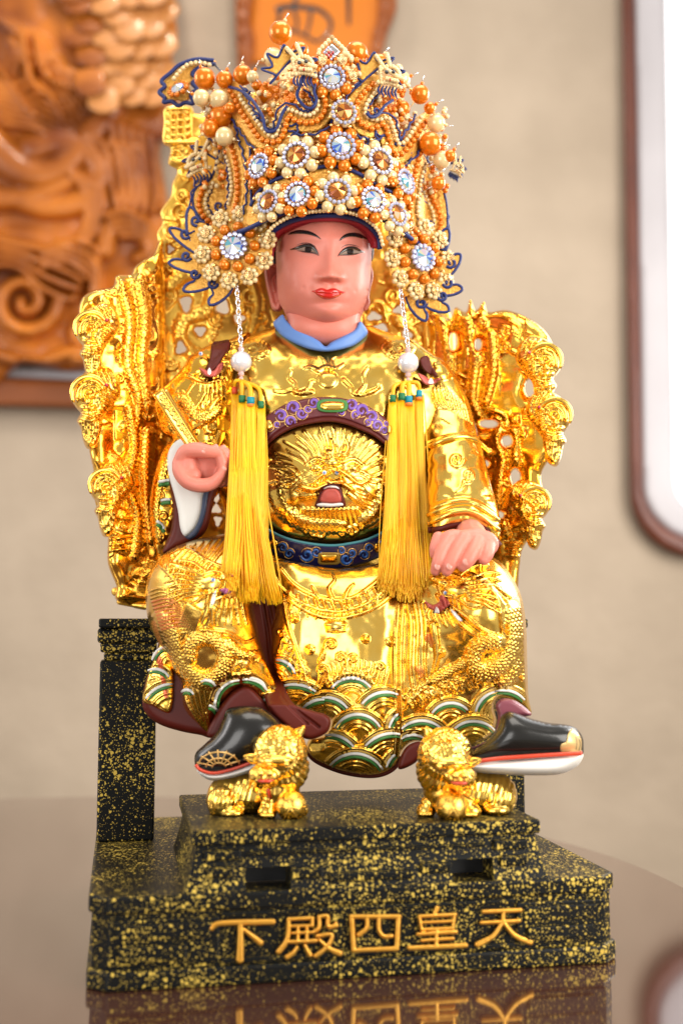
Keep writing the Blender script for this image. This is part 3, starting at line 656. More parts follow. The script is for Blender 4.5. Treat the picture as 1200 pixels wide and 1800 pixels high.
# arm wings
def wing(side):
    L = side < 0; cv = Canvas(100, 430, 1020, 1110); R_ = random.Random(5 if L else 9)
    cv.noise(3, 20, 8 if L else 12)
    if L:
        f = outline([(268, 450), (240, 466), (230, 482), (205, 484), (198, 503), (160, 512), (142, 530), (140, 560), (152, 600), (160, 640), (144, 662), (140, 700), (152, 745), (158, 795), (166, 835), (168, 885), (186, 920), (190, 945), (190, 990), (205, 1030), (206, 1056), (262, 1072), (286, 1040), (292, 1000), (290, 460)])
        base = lambda x, y: 20+(x-190)*.75; heads = [(160, 575, 1.0), (157, 690, 1.08), (186, 852, 1.0)]
        cols = [[(214, 500), (228, 560), (225, 640), (245, 700), (240, 760)], [(246, 490), (255, 560), (250, 640), (262, 720)], [(230, 720), (240, 780), (228, 850), (245, 910), (238, 980)], [(262, 760), (258, 850), (268, 950)]]
    else:
        f = outline([(745, 560), (760, 540), (790, 560), (800, 540), (818, 548), (826, 526), (836, 545), (850, 530), (858, 548), (890, 545), (930, 560), (960, 585), (975, 620), (966, 655), (940, 684), (978, 712), (982, 750), (968, 800), (950, 835), (956, 880), (940, 930), (918, 965), (912, 1000), (905, 1050), (870, 1040), (820, 1000), (760, 1000)])
        base = lambda x, y: 160-(x-760)*.75; heads = [(958, 632, 1.0), (975, 728, 1.0), (940, 882, .92)]
        cols = [[(775, 560), (790, 620), (785, 700)], [(815, 560), (835, 620), (828, 700), (845, 740)], [(860, 590), (866, 650), (852, 710)], [(870, 740), (880, 800), (872, 880), (890, 940)], [(900, 760), (905, 830), (895, 900)]]
    for c in cols: cv.body(c, 10, 13, 5.5, 8)
    for i in range(60):
        b = f.bb; x = R_.uniform(b[0], b[2]); y = R_.uniform(b[1], b[3])
        if i % 2: cv.spiral(x, y, R_.uniform(6, 12), 1.3, R_.uniform(0, 6), 1 if i % 4 == 1 else -1, 2.6, 9)
        else:
            a = (pi*.75 if L else pi*.25)+R_.uniform(-.5, .5); l = R_.uniform(18, 40)
            for k in range(4): cv.stroke(cr([(x+k*4, y+k*2), (x+k*4+l*.5*cos(a), y+k*2+l*.5*sin(a)-4), (x+k*4+l*cos(a+.4), y+k*2+l*sin(a+.4))], 5), 2.2, 9, .8)
    # plain turned foot
    for k, yy in enumerate((948, 958, 968)):
        cv.stroke([(186, yy), (235, yy-4)] if L else [(890, yy+8), (925, yy+10)], 3, 10)
    holes = []
    if not L:
        for x, y, a, b in [(797, 600, 6, 14), (840, 605, 5, 8), (858, 745, 14, 6), (930, 682, 8, 14), (890, 775, 8, 8), (905, 838, 8, 12), (812, 735, 7, 6), (850, 815, 8, 5), (878, 905, 6, 5)]:
            holes.append(lambda X, Y, x=x, y=y, a=a, b=b: (np.hypot((X-x)/a, (Y-y)/b)-1)*min(a, b))
    o, s_ = puff('arm_panel', th_, minus(f, holes), 1.8, base, 26, GOLDC, R=22, pois=False, cv=cv, rim=8, backT=12, fade=3)
    fx = -1 if L else 1
    def pt(hx, hy, s, a, b): return (hx+fx*a*s, hy+b*s)
    for hi, (hx, hy, s) in enumerate(heads):
        c2 = Canvas(hx-70*s, hy-70*s, hx+70*s, hy+110*s); p = lambda a, b: pt(hx, hy, s, a, b)
        # local frame: +a outwards, +b down
        ol = [p(-46, -26), (p(-30, -42)), p(-8, -40), p(12, -28), p(26, -8), p(28, 12), p(20, 26), p(14, 34), p(20, 46), p(14, 58), p(10, 78), p(2, 92), p(-12, 86), p(-20, 60), p(-24, 40), p(-40, 20), p(-52, 0)]
        for k, (rr, hh) in enumerate(((24, 10), (17.5, 6), (11, 4))):
            c2.stroke([p(rr*cos(t)*.95-1, -rr*sin(t)+4) for t in np.linspace(-.35, 2.75, 16)], 3.2*s, hh*s+4)
        c2.bump(*p(2, 14), 7*s, 9*s, 16*s); c2.bump(*p(-5, 5), 6*s, 5*s, 9*s)
        for t in (-8, 0, 8): c2.bump(*p(t+2, 25), 6*s, 4*s, 9*s)
        c2.stroke([p(-18, 34), p(-2, 39), p(18, 34)], 3*s, 15*s); c2.stroke([p(-16, 41), p(-2, 46), p(18, 41)], 3*s, 12*s)
        for k in range(8): c2.stroke(cr([p(-16+k*4.6, 48), p(-14+k*4, 66), p(-6+k*1.2, 88)], 5), 2.1*s, 9*s, .8)
        for k in range(6): c2.stroke(cr([p(-22, -8+k*7), p(-34, -4+k*8), p(-50, 4+k*9)], 5), 2.6*s, 9, 1)
        for k in range(4): c2.stroke(cr([p(-10-k*9, -36+k), p(-16-k*8, -28), p(-20-k*8, -16)], 5), 3, 9, 1)
        c2.bump(*p(-27, -10), 6*s, 4.5*s, 13*s); c2.noise(1.2, 5, hi)
        d0 = float(base(hx, hy))-34
        o2, s2 = puff('dragon_head', th_, outline(ol), 1.3, lambda X, Y: d0+.25*np.abs(X-hx), 26*s, GOLD, R=22*s, pois=False, cv=c2, rim=5, backT=20, fade=3)
        arc = np.array([p(29*cos(t)-1, -29*sin(t)+3) for t in np.linspace(-.45, 2.7, 22)]); rr = taper(22, 5.2*s, .5, .5)
        tubes('curled_snout_rim', o2, [(unproj(arc[:, 0], arc[:, 1], d0-30*s+0*arc[:, 0]), rr)], GOLD, 8)
        arc = np.array([p(20*cos(t)-1, -20*sin(t)+5) for t in np.linspace(-.3, 2.6, 16)])
        tubes('snout_fold', o2, [(unproj(arc[:, 0], arc[:, 1], d0-24*s-6+0*arc[:, 0]), taper(16, 3.2*s, .5, .5))], GOLD, 7)
        e = p(-28, -12); bead('eye_gem', o2, unproj(*e, float(s2(*e))-1), 3.4*s, RED)
    return s_
wl = wing(-1); wr = wing(1)
beam('base_moulding', [(210, 1058), (262, 1068), (290, 1070)], 5, 5, 40); beam('base_moulding', [(204, 1040), (250, 1050)], 8, 6, 44)
# ---------------------------------------------------------------- the seated figure
fig = thing('deity_statue', 'seated robed deity statue with pink face, gold dragon robe and black boots', 'statue', loc(381, 300, -10))
SKIN = mat('pink_flesh_paint', (.76, .26, .20), .48, 0, .06, .8, 22, .12, 160, (.68, .19, .125), sss=.15, spec=.4)
LIP = mat('red_lip_gloss', (.55, .010, .006), .2, 0, .6); BLKP = mat('black_gloss_paint', (.012, .011, .011), .18, 0, .8)
WHT = mat('white_paint', (.86, .83, .76), .5, 0, .05); EYEW = mat('eye_white', (.30, .21, .16), .4, 0, 0, spec=.2); IRIS = mat('brown_iris', (.014, .006, .004), .3, 0, 0, spec=.2)
BLUE = mat('sky_blue_collar_paint', (.12, .25, .60), .5, 0, .05); MAR = mat('maroon_lining_paint', (.12, .010, .004), .5, 0, 0, .5, 25, spec=.3); PINK = mat('rose_paint', (.50, .085, .06), .45, 0, .05)
GREY = mat('slate_blue_paint', (.05, .07, .13), .42, 0, .05); GRN = mat('green_paint', (.05, .20, .04), .5, 0, 0); NAVY = mat('navy_paint', (.006, .01, .075), .35, 0, .2)
PLUM = mat('plum_brown_paint', (.11, .014, .018), .4, 0, .1); PURP = mat('violet_paint', (.20, .09, .42), .4, 0, .2); LBLUE = mat('mid_blue_paint', (.02, .11, .38), .4, 0, .3); GLINE = mat('gold_line_paint', (.75, .45, .14), .35, .6, .2)
FLAME = [(0, 0), (-4, -16), (3, -30), (-2, -44)]
def wave_crest(cv, x, y, s, f=1, h=6):
    cv.spiral(x, y, 9*s, 1.35, pi if f > 0 else 0, f, 2.2, h, (x-f*12*s, y+22*s))
    cv.stroke(cr([(x-f*18*s, y+26*s), (x-f*11*s, y+8*s), (x-f*4*s, y-2*s)], 5), 2.4, h, 1.2)
def dragon(cv, x, y, s, f, h=9):
    """carved dragon face in profile, muzzle towards f"""
    q = lambda a, b: (x+f*a*s, y+b*s)
    cv.bump(*q(0, 0), 26*s, 18*s, h*1.2); cv.bump(*q(24, -8), 14*s, 9*s, h*1.7, -.3*f); cv.bump(*q(35, -12), 6*s, 6*s, h*2.2)
    cv.stroke(cr([q(-10, -12), q(6, -17), q(20, -14)], 5), 3*s, h*2); cv.bump(*q(8, -7), 6*s, 5*s, h*2.2)
    for k in range(7): cv.stroke(cr([q(-8-k*2, -10+k*5), q(-30-k*2, -16+k*7), q(-52, -22+k*9), q(-70, -18+k*10)], 6), 3.2*s, h*1.3, 1)
    for k in range(5): cv.stroke(cr([q(0+k*7, 14), q(-3+k*6, 28), q(-8+k*7, 42)], 5), 2.6*s, h*1.1, .8)
    cv.stroke(cr([q(26, 0), q(20, 14), q(-4, 20), q(-24, 34), q(-46, 30)], 7), 2.4*s, h*1.6, 1); cv.stroke(cr([q(-6, -16), q(-26, -30), q(-50, -34)], 6), 3.4*s, h*1.7, 1)
# torso ------------------------------------------------------------------
cvT = Canvas(360, 550, 820, 1040)
def torso_h():
    c = cvT; c.gauss(580, 850, 78, 80, 62); c.gauss(470, 640, 50, 40, 12); c.gauss(690, 640, 50, 40, 8)
    for x, y, s in ((583, 640, 1), (518, 672, .9), (655, 668, .95)):
        pass
    S_ = lambda P, r=3.4, h=7, r1=1.2: c.stroke(cr(P, 6), r, c_at(P)+h if 0 else h, r1, 'add')
    # pearl and flames on the chest
    c.bump(576, 667, 18, 16, 7, mode='add'); 
    for P in ([(560, 652), (572, 645), (590, 648), (604, 640)], [(576, 645), (570, 632), (562, 624)], [(584, 646), (582, 632), (590, 626)], [(556, 650), (545, 645), (534, 648)],
              [(548, 688), (530, 692), (512, 686), (498, 690), (482, 688)], [(520, 690), (518, 674), (508, 664), (512, 650)], [(528, 690), (540, 684), (546, 672), (552, 670)],
              [(604, 668), (616, 680), (622, 692), (640, 694), (655, 686), (668, 682)], [(630, 690), (640, 676), (638, 660), (646, 646)], [(648, 690), (660, 686), (666, 676)]):
        c.stroke(cr(P, 6), 4.2, 6, 1.6, 'add')
    for i in range(26):   # feather-like tufts at the collar sides
        for sx, cx, cy in ((1, 445, 615), (-1, 700, 612)):
            a = i*.6; c.stroke(cr([(cx+28*cos(a), cy+16*sin(a)), (cx+18*cos(a+.5), cy+10*sin(a+.5)), (cx+8*cos(a+.9), cy+6*sin(a+.9))], 4), 2.2, 4.5, 1, 'add')
    # medallion dragon
    M = Canvas(360, 550, 820, 1040); c.noise(.6, 24, 77); c.noise(.3, 9, 78); cx, cy = 582, 846
    R_ = random.Random(2)
    for i in range(78):
        a = -pi*1.2+i*pi*1.4/77; r0 = 34+8*(i % 3); r1 = 92+10*sin(i*1.9)
        b = a+R_.uniform(-.05, .12); M.stroke(cr([(cx+r0*cos(a), cy+8+r0*.8*sin(a)), (cx+(r0+r1)/2*cos(b+.06), cy+(r0+r1)/2*.92*sin(b+.06)), (cx+r1*1.12*cos(b), cy+r1*sin(b))], 5), 3, 9, 1)
    for i in range(11):
        for sx in (1, -1):
            a = pi/2+sx*(.25+i*.13); M.spiral(cx+sx*2+88*cos(a), cy+6+88*sin(a), 9, 1.2, i, sx, 2.3, 7)
    M.body([(482, 862), (500, 900), (540, 922), (600, 927)], 13, 9, 5.5, 11); M.body([(680, 866), (664, 900), (640, 918)], 13, 9, 5.5, 11)
    for i in range(13): M.stroke(cr([(cx-50+i*8, 895), (cx-54+i*9, 912), (cx-56+i*9.4, 932)], 4), 2.4, 8, .8)
    for k in range(4):
        for sx in (-1, 1): M.stroke(cr([(cx+sx*22, 838+k*4), (cx+sx*50, 828+k*7), (cx+sx*74, 838+k*11), (cx+sx*96, 826+k*13)], 6), 3, 13, 1)
    M.bump(584, 812, 17, 10, 20); M.bump(578, 796, 8, 7, 16); M.bump(604, 798, 7, 6, 12); M.stroke([(584, 802), (586, 790), (582, 772)], 8, 19, 2); M.stroke(cr([(606, 800), (612, 786), (606, 770)], 5), 6, 15, 1)
    for sx in (-1, 1):
        M.bump(588+sx*34, 822, 12, 8, 14, sx*.3); M.stroke(cr([(588+sx*8, 826), (588+sx*24, 836), (588+sx*44, 850), (588+sx*62, 842)], 6), 5, 20, 2); M.stroke(cr([(588+sx*14, 812), (588+sx*34, 806), (588+sx*52, 818)], 6), 4, 17, 1.5)
        M.bump(588+sx*12, 846, 8, 5, 22)
    M.stroke(cr([(530, 856), (552, 860), (572, 852), (590, 848), (606, 852), (620, 862)], 6), 6, 23, 3); M.bump(511, 872, 14, 16, 9); M.bump(650, 864, 13, 16, 8)
    M.H[ ((np.mgrid[0:M.h, 0:M.w][1]+M.x0-577)/114.)**2+((np.mgrid[0:M.h, 0:M.w][0]+M.y0-846)/108.)**2 > 1] = 0
    c.H += M.H*.85
    c.stroke(cr([(440, 960), (480, 985), (540, 1010), (600, 1018), (660, 1000), (700, 970)], 6), 5, 8, 5, 'add')
    c.blur(1); 
c_at = lambda P: 0
torso_h()
TOR = outline([(500, 572), (470, 578), (430, 592), (400, 608), (383, 640), (374, 700), (376, 800), (392, 900), (430, 960), (500, 1010), (590, 1024), (670, 1000), (740, 940), (772, 860), (792, 760), (790, 680), (768, 632), (725, 600), (670, 580), (640, 572), (570, 590)])
_, torS = puff('robe_bodice', fig, TOR, 1.8, lambda x, y: 20+0*x, 95, GOLD, cv=cvT, rim=4, backT=70, fade=10)
# neck, head ---------------------------------------------------------------
def hg(X, Y, x, y, sx, sy, h): return h*np.exp(-.5*(((X-x)/sx)**2+((Y-y)/sy)**2))
HEAD = outline([(486, 400), (480, 360), (500, 330), (560, 312), (620, 325), (650, 360), (655, 400), (653, 450), (651, 490), (646, 520), (636, 546), (619, 566), (598, 579), (572, 584), (546, 580), (521, 566), (501, 548), (490, 528), (487, 500), (485, 450)])
def face(X, Y, d, hn):
    # a smooth egg, turned a little towards the right: the ridge of the face lies right of the outline's centre
    h = 100*hn**1.15*(1-.0012*np.clip(574-X, 0, 90))
    cx = 580+.03*(Y-450)
    h += hg(X, Y, 574, 400, 48, 22, 5)
    h -= hg(X, Y, 537, 441, 20, 10, 9)+hg(X, Y, 617, 445, 17, 10, 9)              # eye sockets
    h += hg(X, Y, 537, 439, 15, 6.5, 7)+hg(X, Y, 617, 443, 13, 6.5, 7)            # lids
    h += hg(X, Y, 535, 418, 26, 6, 3)+hg(X, Y, 618, 420, 20, 6, 3)
    br = np.clip((Y-428)/60, 0, 1); nw = 7+6.5*br**2
    nose = np.exp(-.5*((X-(584-2*br))/nw)**2)*(4+17*br**1.2)*(1/(1+np.exp((Y-492)/2.6)))*(1/(1+np.exp(-(Y-424)/6)))
    h += nose+hg(X, Y, 582, 482, 9.5, 8.5, 6)+hg(X, Y, 564, 486, 6.2, 6, 7.5)+hg(X, Y, 598, 487, 5.4, 6, 7.5)
    h -= hg(X, Y, 574, 495.5, 4, 1.8, 3.5)+hg(X, Y, 591, 496, 3.4, 1.8, 3.5)
    h -= hg(X, Y, 582, 501, 3.4, 5, 2.2); h += hg(X, Y, 577, 516, 26, 12, 7)      # mouth mound
    h -= hg(X, Y, 577, 533, 18, 4.5, 4.5); h += hg(X, Y, 582, 552, 24, 15, 15)     # chin
    h += hg(X, Y, 520, 500, 22, 28, 7)+hg(X, Y, 630, 500, 15, 26, 6)              # cheeks
    h -= hg(X, Y, 546, 511, 4, 6, 2)+hg(X, Y, 609, 513, 3.5, 6, 2)
    h -= hg(X, Y, 533, 506, 2.4, 3, 1.2)+hg(X, Y, 624.5, 510.5, 2.2, 3, 1.2)
    return h
face.pois = True
neckf = outline([(508, 535), (503, 560), (498, 590), (530, 606), (574, 614), (620, 604), (638, 585), (634, 560), (632, 535)])
hd, headS = puff('head', fig, HEAD, 1.25, lambda x, y: 0+.0*x, face, SKIN, rim=6, backT=.8)
puff('neck', fig, neckf, 2, lambda x, y: 4+0*x, 66, SKIN, rim=3, backT=40)
# ears
earL = Canvas(455, 450, 500, 560); earL.stroke(cr([(486, 468), (472, 464), (468, 480), (474, 510), (478, 530), (486, 542), (491, 532)], 6), 4.5, 7); earL.stroke(cr([(484, 482), (478, 492), (482, 512)], 6), 3, 5)
puff('ear', hd, outline([(490, 466), (474, 460), (465, 472), (467, 498), (473, 525), (478, 543), (488, 548), (497, 540), (496, 500)]), 1.2, lambda x, y: 12+0*x, 8, SKIN, R=6, pois=False, cv=earL, rim=4, backT=6, fade=2)
puff('ear', hd, outline([(644, 466), (653, 470), (656, 486), (652, 504), (649, 520), (650, 534), (643, 546), (636, 540), (640, 500)]), 1.2, lambda x, y: 0+0*x, 6, SKIN, R=5, pois=False, rim=4, backT=8)
puff('hair', hd, outline([(474, 398), (478, 380), (500, 370), (640, 370), (656, 392), (657, 440), (653, 462), (649, 440), (650, 415), (640, 396), (600, 386), (540, 386), (500, 392), (490, 410), (487, 440), (486, 467), (479, 462), (475, 430)]), 1.5, lambda x, y: 8+0*x, 5, mat('dark_hair_paint', (.05, .06, .06), .4), R=5, pois=False, rim=8, backT=5)
HS = headS
def fp_(name, pts, m, up=.9, T=.8, step=.9, smooth=True, R=1.5, parent=hd, label=None): return patch(name, parent, pts, HS, m, up, T, step, smooth, label, R=R, rim=.6)
fp_('eyebrow', [(505, 412.5), (512, 407.5), (522, 404.5), (534, 404.3), (546, 407), (556, 412.5), (566, 422), (556, 416.5), (544, 412.8), (532, 411.2), (518, 411.2), (510, 412.2)], BLKP)
fp_('eyebrow', [(595.5, 424), (601, 416), (608, 411), (618, 408.8), (629, 409.5), (638, 413.5), (645, 420.5), (636, 419.3), (626, 416.8), (616, 416), (606, 418)], BLKP)
fp_('eye', [(516, 438.5), (526, 435), (536, 432.6), (546, 433.6), (553, 438), (558, 447), (550, 443), (540, 441.6), (530, 440.4)], EYEW, .7)
fp_('eye', [(597, 449), (602, 442.5), (609, 438), (617, 436.5), (626, 438), (636, 443.2), (628, 445.3), (616, 446.4), (606, 447)], EYEW, .7)
for (x, y, r) in ((541.5, 438.4, 6.2), (615.5, 442.2, 6.2)):
    c = [(x+r*cos(a), y+r*.92*sin(a)) for a in np.linspace(0, 2*pi, 14)[:-1]]
    fp_('iris', c, IRIS, 1.5, .6)
def hline(name, P, r, m=BLKP, up=1.0, a=.2, b=.2, surf=None, parent=hd, sides=6, flat=.6):
    Q = lay(P, surf or HS, up, step=1.5); return tubes(name, parent, [(Q, taper(len(Q), r, a, b))], m, sides, flat)
hline('upper_eyelid', [(510, 438.6), (518, 436.6), (527, 433.6), (536, 431.4), (545, 432.2), (552, 436.5), (557, 443), (560, 449)], 3.0, a=.35, up=1.8)
hline('upper_eyelid', [(594, 450.5), (598, 445), (604, 440), (611, 436.4), (618, 435.2), (626, 436.8), (634, 441), (640, 443.6)], 3.0, b=.35, up=1.8)
hline('lower_eyelid', [(522, 440.5), (532, 442.2), (542, 443.4), (552, 445), (559, 449)], 1.1, up=1.2); hline('lower_eyelid', [(597, 449.5), (606, 448), (616, 447.6), (628, 446), (637, 443.5)], 1.1, up=1.2)
hline('eyelid_crease', [(520, 431.5), (530, 427.8), (540, 427.2), (549, 430), (556, 435)], .7, up=.4); hline('eyelid_crease', [(599, 437), (605, 432), (614, 430.2), (624, 431.5), (633, 435)], .7, up=.4)
cvl = Canvas(540, 500, 615, 532); cvl.stroke(cr([(552, 515.5), (568, 515.5), (577, 517), (590, 515.8), (603, 516)], 5), 1.6, 2.6, mode='sub')
patch('lips', hd, [(546.5, 511.5), (553, 510.2), (561, 506.6), (568, 506.4), (575, 508.8), (582, 506.6), (590, 507), (598, 511), (608, 514), (601, 516.5), (595, 521), (586, 524.8), (576, 526.4), (566, 524.8), (558, 519.5), (552, 514.5)], HS, LIP, .8, 4.6, .9, cv=cvl, R=5, rim=.6)
puff('collar', fig, outline([(480, 568), (487, 560), (497, 553), (503, 563), (516, 575), (537, 586), (560, 599), (572, 609), (583, 601), (605, 590), (624, 579), (632, 565), (640, 572), (646, 585), (636, 597), (620, 608), (596, 615), (572, 618), (548, 615), (527, 608), (500, 595), (486, 580)], n=4), 1.3, lambda x, y: -52+.008*(x-572)**2*.6, 6, BLUE, R=8, pois=False, rim=5, backT=4)
# shoulder sleeves ----------------------------------------------------------
RP = (.55, .05, .02, .75)
cL = Canvas(255, 580, 420, 1010); cL.noise(2.2, 9, 4)
for k in range(9): cL.stroke(cr([(395-k*3, 620+k*7), (360-k*4, 650+k*12), (330-k*2, 690+k*15), (310, 730+k*14)], 6), 3, 8, 1.2)
cL.bump(345, 640, 26, 20, 12); cL.bump(333, 622, 10, 8, 18); cL.stroke(cr([(318, 640), (334, 628), (352, 612), (366, 604)], 5), 5, 16, 2); cL.stroke(cr([(330, 660), (348, 668), (366, 672), (384, 668)], 5), 5, 15, 2)
for k in range(7): cL.stroke(cr([(352+k*7, 668), (350+k*8, 690), (344+k*9, 712)], 5), 2.6, 11, .8)
for k in range(6): cL.stroke(cr([(385-k*6, 700+k*9), (340-k*5, 740+k*5), (300, 735+k*10)], 5), 4.5, 9, 2); 
cL.body([(390, 720), (350, 735), (320, 700), (300, 720), (296, 760)], 12, 11, 5, 9); cL.body([(292, 800), (280, 850), (272, 900), (280, 950)], 9, 9, 5, 7)
for k in range(5): cL.spiral(285+6*sin(k*3), 800+k*36, 9, 1.2, k, 1, 2.4, 8)
for k in range(4): cL.stroke(cr([(400-k*4, 760), (380-k*5, 800+k*6), (392-k*3, 850)], 5), 3, 8, 1)
_, slL = puff('sleeve', fig, outline([(440, 585), (405, 596), (365, 608), (335, 625), (318, 650), (285, 685), (272, 712), (284, 760), (300, 772), (285, 790), (272, 830), (264, 880), (266, 930), (276, 972), (292, 985), (312, 940), (330, 900), (372, 880), (392, 850), (402, 780), (410, 700), (440, 640)]), 1.6, lambda x, y: 10-.12*(400-x)+.0*y, 62, GOLDC, cv=cL, rim=6, backT=40, fade=4)
_, slR0 = puff('raised_cuff', fig, outline([(345, 790), (310, 792), (300, 815), (298, 850), (303, 885), (301, 930), (286, 972), (320, 962), (350, 946), (366, 925), (376, 880), (384, 850), (382, 800)]), 2, lambda x, y: -58+0*x, 16, MAR, R=14, pois=False, rim=4, backT=30)
_, cf2 = puff('cuff_lining', fig, outline([(336, 773), (318, 776), (302, 788), (297, 806), (298, 840), (306, 866), (313, 895), (316, 925), (322, 942), (334, 949), (350, 936), (362, 905), (368, 868), (376, 845), (380, 800), (360, 780)]), 1.6, lambda x, y: -72+0*x, 8, GREY, R=8, pois=False, rim=3, backT=3)
puff('inner_cuff', fig, outline([(336, 768), (312, 774), (298, 790), (294, 812), (298, 840), (306, 868), (313, 898), (317, 928), (323, 941), (331, 941), (344, 926), (353, 900), (358, 866), (372, 845), (372, 800), (350, 780)]), 1.5, lambda x, y: -80+0*x, 8, WHT, R=10, pois=False, rim=3, backT=3)
cR = Canvas(730, 590, 890, 960); cR.noise(1.3, 14, 6)
for y0, h in ((770, 7), (884, 7), (905, 6)): cR.stroke(cr([(745, y0+14), (790, y0-2), (830, y0-3), (872, y0+22)], 6), 5, h)
for k in range(10): cR.stroke(cr([(760+k*5, 655+k*2), (775+k*6, 675+k*5), (790+k*5, 720+k*3)], 5), 3, 8, 1)
for k in range(5): cR.stroke(cr([(750+k*6, 682), (752+k*7, 700), (762+k*7, 716)], 5), 3, 7, .8)
cR.bump(778, 655, 20, 16, 12); cR.stroke(cr([(765, 640), (785, 648), (810, 690), (828, 720)], 5), 4, 9, 1.4); cR.stroke(cr([(800, 640), (830, 700), (842, 760)], 5), 4, 10, 1.4)
cR.spiral(802, 808, 14, 1.5, 0, 1, 3, 7); cR.spiral(822, 835, 12, 1.3, 2, -1, 3, 6); cR.stroke(cr([(815, 845), (810, 858), (796, 866)], 5), 3, 6, 1)
for k in range(9): cR.bump(845+2*sin(k), 690+k*9, 5, 5, 7)
_, slR = puff('sleeve', fig, outline([(715, 598), (750, 615), (790, 645), (820, 700), (836, 750), (850, 800), (862, 850), (876, 900), (878, 945), (862, 940), (830, 926), (800, 930), (768, 940), (752, 900), (748, 800), (738, 700)]), 1.6, lambda x, y: 10-.62*np.clip(y-720, 0, 300), 58, GOLD, cv=cR, rim=6, backT=50, fade=5)
tubes('cuff_edge', fig, [(lay([(752, 932), (770, 930), (800, 922), (832, 920), (858, 934), (877, 960)], slR, -2), 5.5)], MAR, 8)
for nm, P in (('sleeve_ridge', [(742, 792), (785, 772), (828, 770), (862, 796)]), ('sleeve_ridge', [(752, 906), (795, 888), (835, 888), (876, 915)]), ('sleeve_ridge', [(752, 922), (795, 902), (835, 902), (876, 932)])):
    tubes(nm, fig, [(lay(P, slR, -1), 4.5)], GOLD, 7)
# shoulder dragon mouths
shl = stack(slL, torS); shr = stack(slR, torS)
patch('dragon_jaw', fig, [(373, 603), (388, 599), (403, 598), (402, 615), (393, 628), (385, 641), (368, 657), (360, 655), (366, 640), (370, 622)], shl, MAR, 10, 6, 1.2); patch('dragon_tongue', fig, [(350, 646), (362, 650), (375, 651), (384, 640), (393, 637), (391, 650), (381, 661), (368, 663), (357, 658)], shl, PINK, 12, 5, 1.2)
patch('fang', fig, [(364, 656), (368, 646), (372, 655), (369, 660)], shl, WHT, 16, 2, .8)
patch('dragon_jaw', fig, [(737, 632), (746, 625), (754, 628), (758, 642), (768, 657), (764, 664), (752, 657), (742, 648)], shr, MAR, 12, 5, 1.2); patch('dragon_tongue', fig, [(733, 656), (745, 660), (757, 667), (776, 664), (768, 672), (758, 677), (744, 674)], shr, PINK, 14, 4, 1.2)
patch('fang', fig, [(752, 674), (757, 664), (762, 674)], shr, WHT, 18, 2, .8)
def eye(x, y, r, surf, parent=fig, up=0):
    P = unproj(x, y, float(surf(x, y))-up); bead('dragon_eye', parent, P, r, WHT); bead('pupil', parent, P+np.array([0, -r*.55, 0]), r*.62, BLUE)
eye(353, 622, 3.6, shl, up=14)
# belts -------------------------------------------------------------------
ub_o = [(455, 745), (467, 732), (480, 723), (500, 711), (520, 704.5), (545, 699.5), (567, 697.5), (590, 698), (613, 702), (635, 708), (653, 717), (668, 727), (681, 739), (694, 756)]
ub_i = [(692, 795), (682, 780), (670, 768), (653, 756), (633, 747), (610, 738), (587, 733), (567, 733), (547, 736), (528, 740), (513, 745), (495, 754), (480, 765), (468, 776), (458, 790)]
_, ubS = patch('chest_band_bevel', fig, ub_o[:]+[(x, y+9) for x, y in ub_i], torS, MAR, 8, 4, 1.6, R=4)
_, ubS = patch('chest_band', fig, ub_o+ub_i, torS, PLUM, 12, 4, 1.6, R=4)
lb = [(458, 924), (478, 935), (497, 944), (520, 951), (547, 956), (570, 958.5), (593, 958.5), (617, 955), (640, 950), (660, 942), (680, 932), (700, 920), (702, 955), (678, 974), (660, 983), (640, 990), (617, 996), (593, 999), (570, 999), (547, 997), (526, 993), (507, 987), (490, 980), (476, 972), (458, 950)]
_, lbS = patch('waist_belt', fig, lb, torS, NAVY, 11, 4, 1.6, R=4)
hline('belt_edge', lb[:12], 2.4, mat('teal_paint', (.05, .22, .25), .4), 1, 1, 1, lbS, fig, 6, 1)
def swirl(name, x, y, r, a, f, surf, body, line, parent=fig, k=1.0, turns=1.15):
    P = [(x+r*(1-t*.75)*cos(a+f*turns*2*pi*t), y+r*(1-t*.75)*sin(a+f*turns*2*pi*t)) for t in np.linspace(0, 1, 22)]
    Q = lay(P, surf, .3, curve=False, step=1.5); n = len(Q)
    tubes(name, parent, [(Q, taper(n, r*.3*k, .5, .3))], body, 6, .5)
    P2 = [(x+(r*1.28*(1-t*.2))*cos(a+f*turns*.8*2*pi*t), y+(r*1.28*(1-t*.2))*sin(a+f*turns*.8*2*pi*t)) for t in np.linspace(0, 1, 18)]
    Q = lay(P2, surf, .4, curve=False, step=1.5); tubes(name+'_outline', parent, [(Q, taper(len(Q), .95, .5, .5))], line, 5, .6)
for x, y, r, a, f in [(551, 708, 9, 2.4, -1), (541, 719, 6, 0, 1), (516, 717, 11, 2.8, 1), (530, 727, 9, 0, 1), (494, 731, 10, 3.4, 1), (510, 741, 9, .4, -1), (474, 752, 6, 3, 1), (487, 746, 5, 1, 1), (618, 713, 10, 3.6, 1), (635, 722, 11, .4, -1), (625, 729, 7, 2, 1), (653, 733, 10, 3.6, 1), (662, 748, 9, .4, -1), (675, 757, 7, 3, 1), (600, 725, 6, 3, 1), (646, 742, 6, 2, -1), (679, 744, 5, 0, 1)]:
    swirl('cloud_scroll', x, y, r, a, f, ubS, PURP, GLINE)
for x, y, r, a, f in [(540, 975, 11, 3, -1), (556, 970, 8, 0, 1), (497, 962, 8, 3.5, 1), (508, 973, 8, 0, -1), (608, 982, 10, 0, 1), (618, 972, 7, 2, -1), (600, 968, 6, 4, 1), (640, 975, 8, 3, 1), (648, 963, 7, 0, -1), (672, 955, 6, 2, 1), (676, 965, 6, 1, -1)]:
    swirl('cloud_scroll', x, y, r, a, f, lbS, LBLUE, GLINE)
